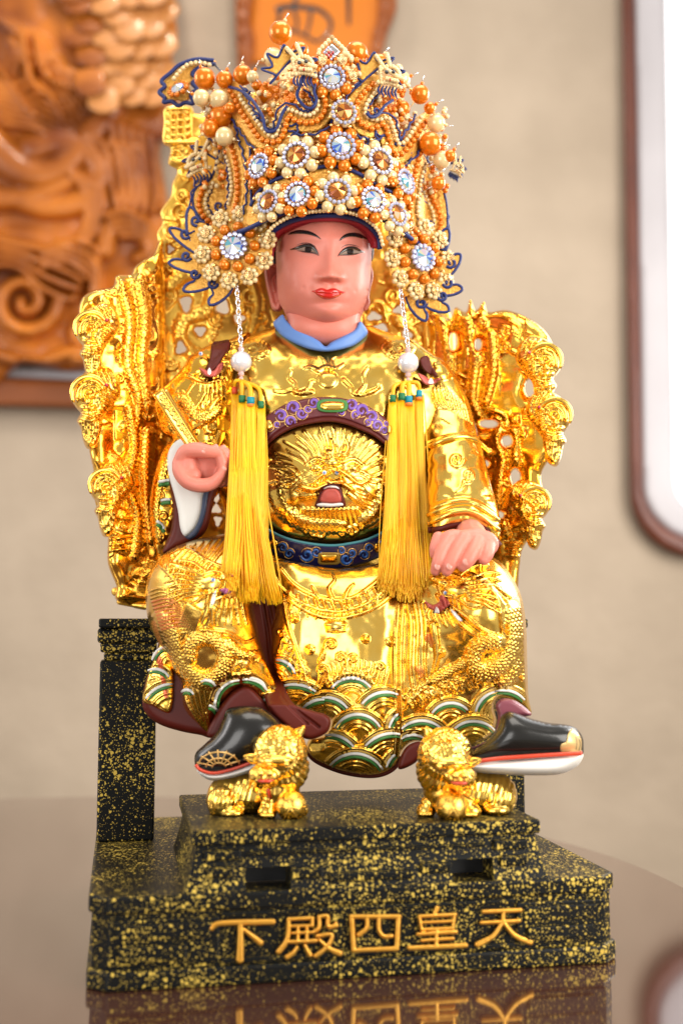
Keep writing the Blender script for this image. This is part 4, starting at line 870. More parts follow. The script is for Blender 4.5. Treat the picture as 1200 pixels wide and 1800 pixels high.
def stud(name, x, y, rx, ry, surf, m=GOLD, rimm=None, h=6, sq=2.0):
    P = [(x+rx*abs(cos(a))**(2/sq)*math.copysign(1, cos(a)), y+ry*abs(sin(a))**(2/sq)*math.copysign(1, sin(a))) for a in np.linspace(0, 2*pi, 20)[:-1]]
    if rimm: patch(name+'_seat', fig, [(x+(px-x)*1.25, y+(py-y)*1.4) for px, py in P], surf, rimm, 2, 2, 1.2, R=2)
    patch(name, fig, P, surf, m, 2.5, h, 1.1, R=min(rx, ry))
stud('belt_buckle', 584, 713, 22, 8.5, ubS, GOLD, GRN, 7, 3); stud('belt_stud', 472, 747, 8, 9.5, ubS); stud('belt_stud', 684, 754, 4.5, 8.5, ubS)
stud('belt_buckle', 578, 982, 15.5, 8, lbS, GOLD, mat('ochre_paint', (.35, .2, .03), .4), 6, 5); stud('belt_stud', 480, 956, 9, 9, lbS); stud('belt_stud', 663, 963, 6.5, 9, lbS)
# medallion dragon's open mouth
patch('medallion_mouth', fig, [(553, 890), (558, 876), (563, 860), (575, 852), (590, 851), (600, 857), (604, 872), (608, 889), (598, 892), (580, 893), (565, 892)], torS, MAR, 3, 3, 1.2)
patch('medallion_tongue', fig, [(562, 880), (566, 866), (572, 860), (588, 859), (597, 866), (600, 880), (592, 884), (572, 884)], torS, PINK, 6, 5, 1.2)
patch('medallion_teeth', fig, [(557, 886), (566, 884), (582, 885), (600, 884), (602, 889), (582, 891), (560, 890)], torS, WHT, 8, 2, 1)
patch('medallion_teeth', fig, [(566, 861), (575, 855), (590, 854), (598, 861), (590, 858), (576, 858)], torS, WHT, 7, 2, 1)
for x in (570, 592): eye(x, 831, 3.6, torS, up=1)
# lower robe --------------------------------------------------------------
WAVES = {'skirt': [((587, 1213), (617, 1197), (647, 1212)), ((640, 1241), (664, 1224), (697, 1226)), ((566, 1232), (588, 1234), (606, 1248)), ((593, 1283), (628, 1261), (663, 1281)), ((689, 1280), (695, 1266), (702, 1260)),
    ((572, 1298), (596, 1300), (617, 1316)), ((646, 1315), (670, 1298), (702, 1296)), ((584, 1349), (626, 1330), (668, 1356)), ((684, 1350), (688, 1340), (697, 1331)), ((485, 1165), (500, 1169), (514, 1186)), ((499, 1211), (530, 1210), (552, 1220)), ((535, 1250), (551, 1238), (570, 1235)),
    ((709, 1285), (741, 1272), (773, 1286)), ((708, 1303), (724, 1297), (742, 1302)), ((763, 1257), (791, 1241), (818, 1252)), ((799, 1288), (833, 1273), (865, 1288)), ((841, 1252), (852, 1231), (871, 1221)), ((872, 1220), (896, 1220), (917, 1234))],
  'leg': [((384, 1248), (392, 1214), (421, 1201)), ((427, 1200), (446, 1201), (464, 1216)), ((461, 1240), (478, 1231), (499, 1234)), ((356, 1203), (365, 1201), (373, 1208)), ((366, 1245), (374, 1249), (380, 1258)), ((322, 1222), (329, 1218), (336, 1223)), ((440, 1197), (452, 1200), (462, 1212))],
  'flap': [((273, 1162), (280, 1149), (291, 1142)), ((262, 1184), (278, 1182), (293, 1193)), ((261, 1231), (279, 1214), (304, 1208))]}
def arc3(a, b, c, off=0, n=12):
    (x1, y1), (x2, y2), (x3, y3) = a, b, c; d = 2*(x1*(y2-y3)+x2*(y3-y1)+x3*(y1-y2))
    P = cr([a, b, c], n//2)
    if abs(d) > 60:
        ux = ((x1*x1+y1*y1)*(y2-y3)+(x2*x2+y2*y2)*(y3-y1)+(x3*x3+y3*y3)*(y1-y2))/d; uy = ((x1*x1+y1*y1)*(x3-x2)+(x2*x2+y2*y2)*(x1-x3)+(x3*x3+y3*y3)*(x2-x1))/d
        r = math.hypot(x1-ux, y1-uy); t0, t1 = math.atan2(y1-uy, x1-ux), math.atan2(y3-uy, x3-ux); dt = (t1-t0+pi) % (2*pi)-pi
        if r < 200: P = np.array([(ux+r*cos(t0+dt*k/n), uy+r*sin(t0+dt*k/n)) for k in range(n+1)])
    D = np.gradient(P, axis=0); D /= np.linalg.norm(D, axis=1)[:, None]; N_ = np.stack([D[:, 1], -D[:, 0]], -1); return P+N_*off
def wave_relief(cv, key):
    for a, b, c in WAVES[key]:
        for off, r, h in ((14, 3.4, 5), (-10, 2.6, 2.5), (-17, 2.4, 2.5)):
            P = arc3(a, b, c, off); cv.stroke(P, r, h)
def wave_bands(key, surf):
    for a, b, c in WAVES[key]:
        Q = lay(arc3(a, b, c, 0), surf, 1.2, curve=False); tubes('green_wave_band', fig, [(Q, taper(len(Q), 2.9, .45, .45))], GRN, 7, .6)
        Q = lay(arc3(a, b, c, 5.4), surf, 1.0, curve=False); tubes('white_wave_band', fig, [(Q, taper(len(Q), 2.8, .6, .6))], WHT, 7, .6)
# maroon folds behind the gold robe
cM = Canvas(430, 1030, 590, 1310)
for P_ in ([(458, 1040), (470, 1110), (478, 1170), (500, 1230), (540, 1272)], [(470, 1050), (482, 1120), (484, 1180), (515, 1240), (560, 1278)]): cM.stroke(cr(P_, 6), 4, 6, 3, 'sub')
puff('robe_lining', fig, outline([(440, 1040), (478, 1045), (492, 1110), (486, 1160), (512, 1232), (545, 1248), (572, 1256), (581, 1268), (574, 1288), (545, 1300), (520, 1290), (500, 1276), (470, 1240), (445, 1150), (436, 1090)]), 1.8, lambda x, y: -112-92*np.clip((y-1185)/55, 0, 1)**1.5, 8, MAR, R=9, pois=False, cv=cM, rim=3, backT=4)
puff('robe_lining', fig, outline([(366, 1296), (376, 1262), (402, 1222), (432, 1205), (462, 1230), (488, 1262), (506, 1282), (470, 1290), (420, 1296)]), 2, lambda x, y: -168+0*x, 8, MAR, R=12, pois=False, rim=4, backT=60)
puff('robe_lining', fig, outline([(286, 1110), (274, 1150), (258, 1190), (250, 1232), (258, 1256), (282, 1274), (320, 1286), (352, 1292), (372, 1296), (380, 1270), (350, 1200), (310, 1130)]), 2, lambda x, y: -120+0*x, 14, MAR, R=14, pois=False, rim=4, backT=30)
puff('robe_lining', fig, outline([(700, 1352), (706, 1324), (720, 1308), (740, 1304), (742, 1322), (728, 1342)]), 1.6, lambda x, y: -160+0*x, 8, MAR, R=8, pois=False, rim=3, backT=20)
puff('robe_lining', fig, outline([(820, 1318), (862, 1296), (874, 1262), (870, 1240), (882, 1228), (906, 1232), (934, 1256), (905, 1262), (880, 1280), (850, 1310)]), 1.6, lambda x, y: -205+0*x, 10, mat('plum_lining_paint', (.22, .05, .07), .4, 0, .2), R=9, pois=False, rim=3, backT=30)
cS = Canvas(430, 970, 950, 1380)
cS.gauss(852, 1050, 58, 75, 75); cS.gauss(880, 1150, 50, 90, 30); cS.gauss(630, 1250, 60, 100, 22); cS.gauss(700, 1180, 12, 150, -14); cS.gauss(500, 1120, 16, 80, 14, .2)
BG = cS.H.copy(); cS.H = BG*0
def skirt_relief(c):
    wave_relief(c, 'skirt')
    # hanging sash line below the belt, pendant, studs
    for P in ([(470, 1000), (500, 1040), (550, 1068), (600, 1074), (650, 1058), (690, 1020)], [(478, 1010), (505, 1050), (552, 1080), (600, 1086), (655, 1070), (700, 1036)], [(492, 1000), (520, 1030), (570, 1052), (620, 1050), (665, 1020)]): c.stroke(cr(P, 6), 3.4, 6)
    for k in range(14): c.stroke(cr([(478+k*15, 1022+34*sin(pi*(k+1)/15)), (484+k*15, 1034+40*sin(pi*(k+1)/15)), (480+k*15, 1048+42*sin(pi*(k+1)/15))], 4), 3, 6, 1)
    for P in ([(583, 1050), (578, 1034), (588, 1020), (584, 1008)], [(560, 1052), (552, 1038), (548, 1030)], [(606, 1050), (614, 1034), (622, 1026)]): c.stroke(cr(P, 6), 4.2, 7, 1.4)
    c.bump(590, 1100, 18, 13, 12); c.stroke([(574, 1098), (606, 1098)], 2.5, 14); c.stroke([(576, 1108), (604, 1108)], 2.5, 12)
    for x, y in ((518, 1087), (545, 1142), (642, 1123), (686, 1128), (774, 1147), (610, 1068), (520, 1180)): c.bump(x, y, 8.5, 8.5, 4); c.bump(x, y, 4.5, 4.5, 8)
    wave_crest(c, 582, 1133, 1.2, 1); wave_crest(c, 598, 1156, 1.1, -1); wave_crest(c, 620, 1158, 1, 1); wave_crest(c, 566, 1178, 1.1, -1); wave_crest(c, 668, 1172, .9, 1); wave_crest(c, 640, 1180, .8, -1)
    for k in range(16): c.stroke(cr([(556+k*8, 1208-16*sin(pi*k/16)), (562+k*8, 1190-18*sin(pi*k/16)), (558+k*8.4, 1176-16*sin(pi*k/16))], 4), 2.2, 6, .8)
    for k in range(22):
        x = 712+k*9; y = 1240-k*3+8*sin(k*1.3); wave_crest(c, x, y-14, .62, 1 if k % 2 else -1, 6)
    for k in range(12): c.stroke(cr([(850-k*12, 1205+k*3), (844-k*12, 1190+k*3), (852-k*12, 1178+k*3)], 4), 2.2, 6, .8)
    for x in (700, 708): c.stroke(cr([(x, 1060), (x-4, 1150), (x-3, 1250), (x-8, 1330)], 5), 3, 6)
    for x in (722, 734, 748): c.stroke(cr([(x-6, 1060), (x, 1100), (x-2, 1170), (x+4, 1220)], 5), 4, 7, 2)
    c.stroke(cr([(760, 1100), (768, 1150), (758, 1190)], 5), 9, 8, 2)
    # left side hem folds
    for k in range(6): wave_crest(c, 492+k*9, 1112+k*14, .7, 1 if k % 2 else -1, 6)
    c.stroke(cr([(498, 1060), (510, 1110), (530, 1170), (546, 1215)], 6), 4, 9, 2)
    # dragon on the right knee
    dragon(c, 800, 1030, 1.15, -1, 9)
    for k in range(9): c.stroke(cr([(815+k*6, 1000+k*4), (850+k*5, 1015+k*7), (885, 1040+k*10), (915, 1060+k*11)], 6), 3.6, 8, 1.2)
    for k in range(5): c.stroke(cr([(752+k*9, 1068), (748+k*12, 1082), (758+k*13, 1102)], 5), 2.8, 7, .8)
    c.stroke(cr([(790, 1062), (820, 1085), (845, 1105), (880, 1118), (915, 1110)], 6), 3.4, 10, 1.2); c.stroke(cr([(795, 1078), (812, 1100), (842, 1120), (868, 1116), (900, 1130)], 6), 3, 9, 1.2)
    c.body([(905, 1070), (912, 1110), (895, 1160), (850, 1185), (830, 1160), (845, 1132), (880, 1130)], 20, 12, 6.5, 15); c.body([(822, 1165), (790, 1180), (755, 1200)], 11, 9, 5, 7); c.body([(912, 1120), (905, 1180), (880, 1205)], 16, 11, 6.5, 12)
    for y in range(1040, 1200, 7): c.bump(920, y, 5, 4, 8)
    # lobes of the knee cap cloth
    c.stroke(cr([(760, 1000), (800, 985), (840, 978), (875, 985), (900, 1010)], 6), 4, 8, 2)
    for k in range(12): c.spiral(745+k*4, 1205+10*sin(k*2), 6, 1.1, k, 1, 2, 6)
skirt_relief(cS); cS.noise(.6, 26, 9); cS.noise(.25, 11, 10); cS.H *= 1.35; 
cS.C[:] = 0
for P in ([(752, 1120), (758, 1135)], [(735, 1175), (739, 1190)]):
    cS.stroke(cr([P[0], ((P[0][0]+P[1][0])/2+3, (P[0][1]+P[1][1])/2), P[1]], 4), 7, 2, 3, 'add', paint=(.5, .06, .02, .5))
cS.H += BG
SK = outline([(446, 1035), (480, 1046), (479, 1078), (474, 1112), (474, 1142), (482, 1186), (506, 1234), (545, 1252), (572, 1262), (578, 1275), (566, 1292), (545, 1298), (538, 1312), (544, 1328), (562, 1341), (600, 1356), (640, 1363), (670, 1361), (692, 1349), (702, 1332), (710, 1316), (724, 1305), (745, 1304), (770, 1318), (800, 1322), (830, 1312), (862, 1292), (872, 1268), (868, 1244), (876, 1229), (898, 1230), (932, 1254), (928, 1225), (926, 1170), (924, 1100), (916, 1050), (898, 1012), (875, 985), (845, 974), (800, 985), (760, 1000), (700, 985), (600, 1000), (500, 985), (450, 990)], n=4)
_, skS = puff('robe_skirt', fig, SK, 1.35, lambda x, y: -92+.0*x, 82, GOLD, R=70, cv=cS, rim=4, backT=60, fade=5)
hem = [(538, 1312), (544, 1328), (562, 1342), (600, 1357), (640, 1364), (670, 1362), (693, 1350), (704, 1330)]
tubes('skirt_hem', fig, [(unproj(*np.array(resample(cr(hem, 6), 3)).T, -96), 3.4)], MAR, 7)
wave_bands('skirt', skS)
# left leg
cG = Canvas(240, 930, 520, 1310); BGl = None
cG.gauss(340, 1030, 60, 60, 22); BGl = cG.H.copy(); cG.H = BGl*0
wave_relief(cG, 'leg')
dragon(cG, 368, 1022, 1.1, 1, 8)
for k in range(9): cG.stroke(cr([(300+k*14, 965-3*k), (280+k*8, 990+k*5), (300+k*5, 1010+k*8)], 6), 3, 6, 1.2)
cG.stroke(cr([(295, 1000), (300, 975), (330, 965), (365, 985), (400, 1000)], 7), 4.5, 8, 2); cG.stroke(cr([(300, 990), (340, 1000), (380, 1008)], 7), 3.5, 8, 1.2)
for k in range(14):
    cG.stroke(cr([(262+k*2, 1040+k*6), (284+k*3, 1034+k*6), (312+k*2, 1048+k*5)], 5), 2.6, 7, .8, paint=(.50, .05, .018, .75) if 2 < k < 12 else None)
for k in range(9): cG.stroke(cr([(330+k*3, 1060+k*2), (318+k*3, 1090+k*3), (300+k*4, 1120+k*2)], 5), 3.2, 7, 1)
for k in range(7): cG.stroke(cr([(372+k*9, 1052), (368+k*10, 1072), (356+k*13, 1098)], 5), 3, 7, .8)
cG.stroke(cr([(390, 1048), (374, 1060), (374, 1100)], 5), 6, 8, 3)
cG.body([(282, 1090), (300, 1120), (310, 1160), (345, 1195), (380, 1190), (398, 1150), (370, 1120), (338, 1130), (330, 1160)], 17, 11, 6, 14); cG.body([(400, 1130), (425, 1150), (450, 1150)], 11, 9, 5, 7)
for P in ([(352, 1108), (400, 1112), (430, 1128), (455, 1118)], [(390, 1128), (420, 1146), (445, 1165)]): cG.stroke(cr(P, 6), 4, 12, 1.5)
for k in range(18): cG.stroke(cr([(398+k*4, 1185-k*2+6*sin(k)), (404+k*4, 1170-k*2), (400+k*4, 1158-k)], 4), 2.2, 7, .8)
for k in range(10): wave_crest(cG, 330+k*12, 1192-4*sin(k), .55, 1 if k % 2 else -1, 6)
for k in range(5): cG.stroke(cr([(322+k*9, 1190), (326+k*9, 1230), (348+k*5, 1270)], 5), 3.5, 6, 1)
cG.stroke(cr([(300, 1130), (312, 1200), (320, 1240)], 5), 3, 6)
for k in range(9): cG.bump(270+k*2.2, 1095+k*7, 5, 5, 6, paint=(.48, .06, .02, .5))
cG.noise(.6, 26, 2); cG.noise(.25, 11, 12); cG.H *= 1.35; cG.H += BGl
_, lgS = puff('robe_over_leg', fig, outline([(440, 925), (395, 938), (345, 948), (300, 966), (267, 998), (256, 1045), (262, 1095), (278, 1128), (298, 1172), (316, 1200), (322, 1244), (345, 1272), (369, 1291), (378, 1266), (402, 1229), (430, 1213), (458, 1238), (480, 1260), (499, 1272), (496, 1227), (466, 1155), (450, 1088), (446, 1054), (452, 1000)], n=4), 1.35, lambda x, y: -105-.12*np.clip(y-950, 0, 120), 118, GOLD, R=80, cv=cG, rim=4, backT=60, fade=5)
wave_bands('leg', lgS)
cF = Canvas(240, 1100, 330, 1270); wave_relief(cF, 'flap'); cF.noise(.6, 8, 3)
for k in range(5): cF.stroke([(276+k*3, 1150+k*12), (284+k*2, 1168+k*14)], 4, 1, paint=(.55, .04, .02, .85))
_, flS = puff('robe_side_flap', fig, outline([(288, 1118), (274, 1150), (262, 1180), (254, 1210), (251, 1232), (270, 1242), (300, 1252), (306, 1200), (302, 1160)]), 1.5, lambda x, y: -136+0*x, 10, GOLD, R=10, pois=False, cv=cF, rim=3, backT=8, fade=3)
wave_bands('flap', flS)
for P in ([(280, 853), (290, 851), (299, 850)], [(284, 886), (292, 884), (300, 884)], [(276, 922), (284, 928), (289, 936)]):
    Q = lay(P, slL, 1); tubes('green_wave_band', fig, [(Q, 3.4)], GRN, 6); Q = lay([(x, y-6) for x, y in P], slL, 1); tubes('white_wave_band', fig, [(Q, 2.8)], WHT, 6)
# knee dragon mouths
patch('dragon_tongue', fig, [(743, 1052), (750, 1058), (760, 1063), (770, 1058), (774, 1046), (782, 1050), (790, 1062), (782, 1070), (770, 1079), (762, 1074), (752, 1068)], skS, PINK, 8, 5, 1.2)
patch('fang', fig, [(763, 1077), (767, 1066), (772, 1077)], skS, WHT, 13, 3, .9); patch('fang', fig, [(792, 1070), (800, 1076), (812, 1090), (808, 1092), (797, 1082)], skS, WHT, 8, 3, .9)
eye(782, 1042, 3.2, skS, up=1)
patch('dragon_tongue', fig, [(386, 1036), (394, 1034), (404, 1030), (412, 1018), (414, 1030), (406, 1042), (394, 1044)], lgS, mat('lilac_paint', (.38, .10, .24), .4), 7, 5, 1.2)
patch('fang', fig, [(376, 1042), (380, 1038), (377, 1060), (370, 1064), (372, 1052)], lgS, WHT, 8, 3, .9); patch('fang', fig, [(402, 1030), (408, 1010), (411, 1016), (409, 1028)], lgS, PINK, 11, 3, .9)
eye(375, 1019, 3.8, lgS, up=2)
for x, y, s_ in ((761, 1128, 5), (738, 1182, 6)): pass
# hands -------------------------------------------------------------------
def chain(P, n=6):
    """P: rows px, py, depth, r -> capsule geometry"""
    A = np.array(P, float); c = resample(np.hstack([cr(A[:, :3], n), cr(np.c_[A[:, 3], A[:, 3]], n)[:, :1]]), 2.5)
    Q = unproj(c[:, 0], c[:, 1], c[:, 2]); r = c[:, 3]
    return [tube_geo(Q, r, 12), ell(Q[0], [r[0]]*3), ell(Q[-1], [r[-1]]*3)]
g = []
g += chain([(316, 812, -112, 12), (326, 795, -120, 13), (344, 791, -126, 13.5), (366, 794, -130, 12), (386, 797, -130, 8.5)])      # index finger folded over
g += chain([(316, 815, -112, 13), (318, 830, -116, 13.5), (330, 846, -122, 13), (350, 853, -126, 12.5), (372, 850, -128, 11.5), (386, 838, -132, 9.5), (393, 826, -134, 7)])   # palm heel and thumb
g += chain([(388, 846, -118, 11), (392, 822, -124, 10.5), (387, 802, -128, 9), (379, 789, -130, 7.5)])        # middle finger
g += chain([(398, 842, -112, 10), (402, 818, -116, 9.5), (398, 798, -119, 8.5), (392, 789, -121, 7)])
g += chain([(408, 840, -106, 9.5), (412, 818, -108, 9), (408, 800, -110, 7.5)])
g += [ell(unproj(330, 820, -112), (17, 15, 27)), ell(unproj(338, 836, -114), (16, 13, 15)), ell(unproj(358, 822, -92), (34, 16, 30)), ell(unproj(392, 836, -98), (14, 16, 20))]
g += chain([(335, 822, -95, 24), (325, 815, -70, 26), (318, 810, -40, 26)])
fused('raised_hand', fig, g, SKIN, 1.6, 5)
NAIL = mat('nail_paint', (.74, .30, .23), .3, 0, .3)
def nail(x, y, d, rx, ry, ang, parent=fig):
    R = Matrix.Rotation(-ang, 4, 'Y'); bead('fingernail', parent, unproj(x, y, d+1), 1, NAIL, (rx, 1.6, ry), R)
nail(359, 792, -141, 5.5, 5, .1); nail(380, 785, -136.5, 3.6, 4.4, .2); nail(394, 786, -127, 3.4, 4.2, .2); nail(394, 824, -140, 5, 3.2, -.7)
g = [ell(unproj(828, 954, -206), (44, 16, 22)), ell(unproj(848, 956, -202), (26, 17, 22)), ell(unproj(798, 950, -206), (26, 14, 18))]
g += chain([(792, 948, -208, 13), (778, 968, -220, 11.5), (770, 988, -226, 10.5), (765, 1003, -222, 8.5)])
g += chain([(815, 948, -212, 13.5), (802, 970, -226, 12), (792, 990, -232, 11), (785, 1004, -230, 8.5)])
g += chain([(838, 952, -212, 13.5), (830, 972, -230, 12), (821, 987, -236, 11), (813, 996, -234, 8.5)])
g += chain([(858, 958, -208, 12.5), (855, 974, -226, 11), (850, 984, -230, 9)])
g += chain([(836, 950, -198, 22), (828, 940, -165, 24), (822, 930, -120, 22)]) + chain([(770, 945, -200, 10), (764, 962, -206, 9), (762, 975, -206, 7)])
fused('resting_hand', fig, g, SKIN, 1.6, 4)
for x, y, d, a in ((768, 996, -235, .25), (789, 996, -242, .45), (818, 988, -246, .55)): nail(x, y, d, 4.6, 5.6, a)
# boots -------------------------------------------------------------------
BOOT = mat('black_boot_lacquer', (.012, .011, .009), .26, 0, .25, .5, 30, .08, 120, spec=.4)
_, b1 = puff('boot', fig, outline([(404, 1244), (392, 1264), (380, 1288), (360, 1308), (345, 1322), (342, 1338), (348, 1352), (372, 1356), (410, 1354), (445, 1340), (480, 1318), (500, 1290), (486, 1262), (450, 1242)]), 1.8, lambda x, y: -222-.1*(y-1250), 42, BOOT, rim=4, backT=50)
puff('boot_sole', fig, outline([(346, 1346), (352, 1354), (372, 1360), (405, 1354), (440, 1342), (470, 1332), (470, 1345), (440, 1360), (400, 1371), (372, 1372), (356, 1365), (347, 1356)]), 1.5, lambda x, y: -225+0*x, 34, WHT, R=14, pois=False, rim=10, backT=50)
RPT = mat('vermilion_trim', (.66, .06, .02), .35, 0, .3)
tubes('boot_trim', fig, [(unproj(*resample(cr([(344, 1344), (352, 1353), (374, 1359), (405, 1353), (440, 1341)], 6), 3).T, -261), 2.6)], RPT, 7)
_, b2 = puff('boot', fig, outline([(895, 1250), (930, 1262), (962, 1270), (990, 1273), (1010, 1279), (1022, 1293), (1025, 1310), (1020, 1330), (980, 1333), (900, 1334), (835, 1338), (826, 1326), (848, 1308), (872, 1282), (880, 1260)]), 1.8, lambda x, y: -236+0*x, 44, BOOT, rim=4, backT=40)
puff('boot_sole', fig, outline([(822, 1340), (900, 1334), (980, 1327), (1022, 1324), (1018, 1342), (1000, 1355), (975, 1362), (930, 1363), (880, 1361), (826, 1356)]), 1.5, lambda x, y: -236+0*x, 36, WHT, R=14, pois=False, rim=10, backT=40)
tubes('boot_trim', fig, [(unproj(*resample(cr([(826, 1340), (880, 1333), (950, 1328), (1022, 1324)], 6), 3).T, -278), 3.4)], RPT, 7)
def bline(P, r, m, surf, nm='toe_scroll'): Q = lay(P, surf, .6, step=1.5); tubes(nm, fig, [(Q, r)], m, 5, .5)
for k in range(7):
    a = -pi+.25+k*.42; P = [(385+10*cos(a), 1348+6*sin(a)), (385+26*cos(a), 1348+20*sin(a)), (385+40*cos(a), 1348+30*sin(a))]
    bline(P, 1.4, GLINE, b1)
for rr in (12, 22, 36): bline([(385+rr*1.05*cos(a), 1350+rr*.78*sin(a)) for a in np.linspace(-pi+.1, -.25, 7)], 1.5, GLINE, b1)
for k in range(5): bline([(430+k*7, 1336-k*2), (432+k*7, 1328-k*2), (438+k*7, 1331-k*2)], 2, GLINE, b1)
patch('toe_cap', fig, [(984, 1318), (986, 1308), (994, 1304), (998, 1290), (1006, 1280), (1018, 1290), (1023, 1306), (1020, 1322), (1004, 1325), (990, 1324)], b2, mat('toe_gold_paint', (.74, .5, .2), .35, .5, .3), .8, .8, 1.2)
for P in ([(990, 1316), (996, 1310), (1002, 1314), (998, 1320), (992, 1320)], [(1003, 1322), (1005, 1308), (1002, 1296), (1008, 1286)], [(1010, 1322), (1012, 1306), (1010, 1294)], [(1016, 1320), (1018, 1308), (1016, 1298)]): bline(P, 1.2, BLKP, stack(b2, default=None), 'toe_line')
# sceptre held in the raised fist
scp = thing('gold_sceptre', 'flat gold carved baton slanting out of the raised fist of the statue', 'sceptre', unproj(330, 760, -100))
cvs = Canvas(260, 670, 370, 810)
for k in range(12): cvs.spiral(286+k*4.6, 700+k*6.6, 5, 1.2, k*1.3, 1 if k % 2 else -1, 1.8, 4)
for o_ in (-9, 9): cvs.stroke([(276+o_, 688-o_*.6), (342+o_, 792-o_*.6)], 2, 5)
puff('baton', scp, outline([(268, 694), (286, 681), (296, 684), (356, 786), (334, 796), (300, 745)], False), 1.3, lambda x, y: -112+.25*(350-x)*.3, 7, GOLD, R=6, pois=False, cv=cvs, rim=5, backT=4, fade=2)
# ---------------------------------------------------------------- crown
crn = thing('crown', 'tall crown of orange and cream beads, crystals and navy-edged gold dragons', 'crown', unproj(572, 420, 0))
ORP = mat('orange_pearl', (.74, .14, .001), .2, .35, .35, .9, 130, 0, 1, (.88, .28, .006)); CRP = mat('cream_pearl', (.78, .52, .21), .2, .12, .4, .8, 150, 0, 1, (.88, .70, .38)); WHP = mat('white_pearl', (.80, .76, .76), .14, .25, 1, .6, 120, 0, 1, (.86, .84, .88))
GLD = mat('gold_bead', (1, .70, .28), .1, 1); HAM = mat('hammered_gold_bead', (1, .74, .36), .08, 1, 0, 0, 8, .9, 420); CRY = mat('crystal_bead', (.72, .68, .76), .05, .35, .6, 1, 500, 0, 1, (.45, .52, .80)); FOIL = mat('copper_gold_foil', (.90, .42, .10), .3, .9, 0, .8, 70, .7, 260, (.95, .58, .2))
PLT = mat('gold_foil_plate', (.80, .43, .08), .38, .5, 0, .6, 80, .8, 330, (.74, .34, .05)); REDL = mat('red_velvet_lining', (.34, .008, .02), .6); SIL = mat('silver_wire', (.8, .8, .82), .15, 1); BLKB = mat('black_bead', (.01, .01, .012), .1, 0, 1); REDB = mat('red_bead', (.5, .01, .01), .1, 0, 1)
XC, RC = 572., 178.
def cdep(x, y=0, up=0):
    x = np.asarray(x, float); return 20-.85*np.sqrt(np.clip(RC*RC-(x-XC)**2, 20, None))-up
def cP(x, y, up=0): return unproj(x, y, cdep(x, y, up))
def cth(x): return math.asin(max(-.88, min(.88, (x-XC)/RC)))
cvC = Canvas(410, 80, 760, 430); cvC.noise(2.5, 7, 1); cvC.noise(1.5, 4, 2)
puff('crown_cap', crn, outline([(436, 404), (430, 350), (432, 300), (428, 250), (440, 190), (470, 140), (510, 112), (560, 98), (600, 96), (650, 108), (690, 140), (716, 190), (728, 250), (730, 320), (733, 400), (718, 420), (690, 398), (650, 378), (600, 368), (550, 370), (500, 382), (460, 402)]), 2, lambda x, y: 10+0*x, lambda X, Y, d: (10-cdep(X))*np.sqrt(np.clip(1-(1-np.minimum(d, 40)/40)**2, 0, 1))*np.clip(.55+.45*np.sqrt(np.clip((Y-96)/80, 0, 1)), 0, 1), FOIL, cv=cvC, rim=3, backT=.9, fade=6)
def ctube(name, P, r, m, up=6, parent=crn, a=1, b=1, sides=6, curve=True, flat=1.0):
    P = resample(cr(P, 6) if curve else np.asarray(P, float), 2.2); Q = unproj(P[:, 0], P[:, 1], cdep(P[:, 0], 0, up))
    return tubes(name, parent, [(Q, taper(len(Q), r, a, b))], m, sides, flat)
def cplate(name, pts=None, up=8, m=PLT, sdf=None, th=1.5, parent=crn, edge=None, er=2.2, smooth=True, step=2, cvn=True):
    f = sdf or outline(pts, smooth); cv = None
    if cvn: b = f.bb; cv = Canvas(*b); cv.noise(.9, 4, int(b[0]))
    o, s_ = puff(name, parent, f, step, lambda x, y: cdep(x, y, up), th, m, R=4, pois=False, cv=cv, rim=1.5, backT=1, fade=2)
    if edge is not None and pts is not None:
        P = cr(pts, 5, True) if smooth else np.array(pts, float); P = resample(np.vstack([P, P[0]]), 2.2)
        tubes('edging_cord', o, [(unproj(P[:, 0], P[:, 1], cdep(P[:, 0], 0, up+2)), er)], edge, 6)
    return o
NV = mat('navy_cord', (.008, .02, .13), .5, .0, .05)
# brow plate and brim
brow = [(430, 392), (438, 366), (452, 342), (474, 322), (498, 312), (524, 307), (548, 299), (575, 295), (604, 298), (634, 310), (662, 328), (690, 342), (708, 356), (716, 384), (712, 408), (692, 396), (655, 376), (612, 363), (560, 361), (515, 369), (475, 384), (450, 398)]
cplate('brow_plate', brow, 12); ctube('edging_cord', [(440, 362), (454, 338), (474, 321), (500, 310), (526, 305), (548, 297), (575, 292), (604, 295), (634, 307), (664, 326), (694, 342), (712, 360)], 3.4, NV, 17)
ctube('edging_cord', [(398, 412), (430, 404), (470, 386), (515, 369), (560, 362), (612, 364), (655, 378), (692, 398), (735, 428)], 4.2, NV, 14)
brim = resample(cr([(466, 425), (472, 408), (484, 395), (505, 383), (530, 375), (560, 371), (595, 371), (628, 378), (652, 392), (666, 408), (672, 430)], 6), 6.6)
for x, y in brim: bead('brim_pearl', crn, cP(x, y, 15), 3.7, CRP, geo=SPS, key='s')
def headring(name, P, r, m, z, flat=1):
    P = resample(cr(P, 6), 3); n = len(P); d = z+60*(np.abs(P[:, 0]-570)/95)**2.2
    return tubes(name, crn, [(unproj(P[:, 0], P[:, 1], d), r)], m, 8, flat)
headring('inner_edging', [(471, 446), (474, 420), (484, 404), (506, 391), (532, 383), (562, 379), (596, 379), (628, 386), (650, 399), (664, 418), (667, 438)], 4.6, NV, -122)
headring('red_lining', [(476, 452), (479, 424), (489, 408), (510, 396), (534, 388), (562, 384.5), (596, 385), (626, 392), (645, 404), (658, 422), (660, 436)], 5.2, REDL, -112); headring('red_lining', [(478, 440), (484, 420), (494, 408), (516, 398), (562, 389), (596, 390), (626, 398), (645, 411), (656, 430), (656, 434)], 6, REDL, -96)
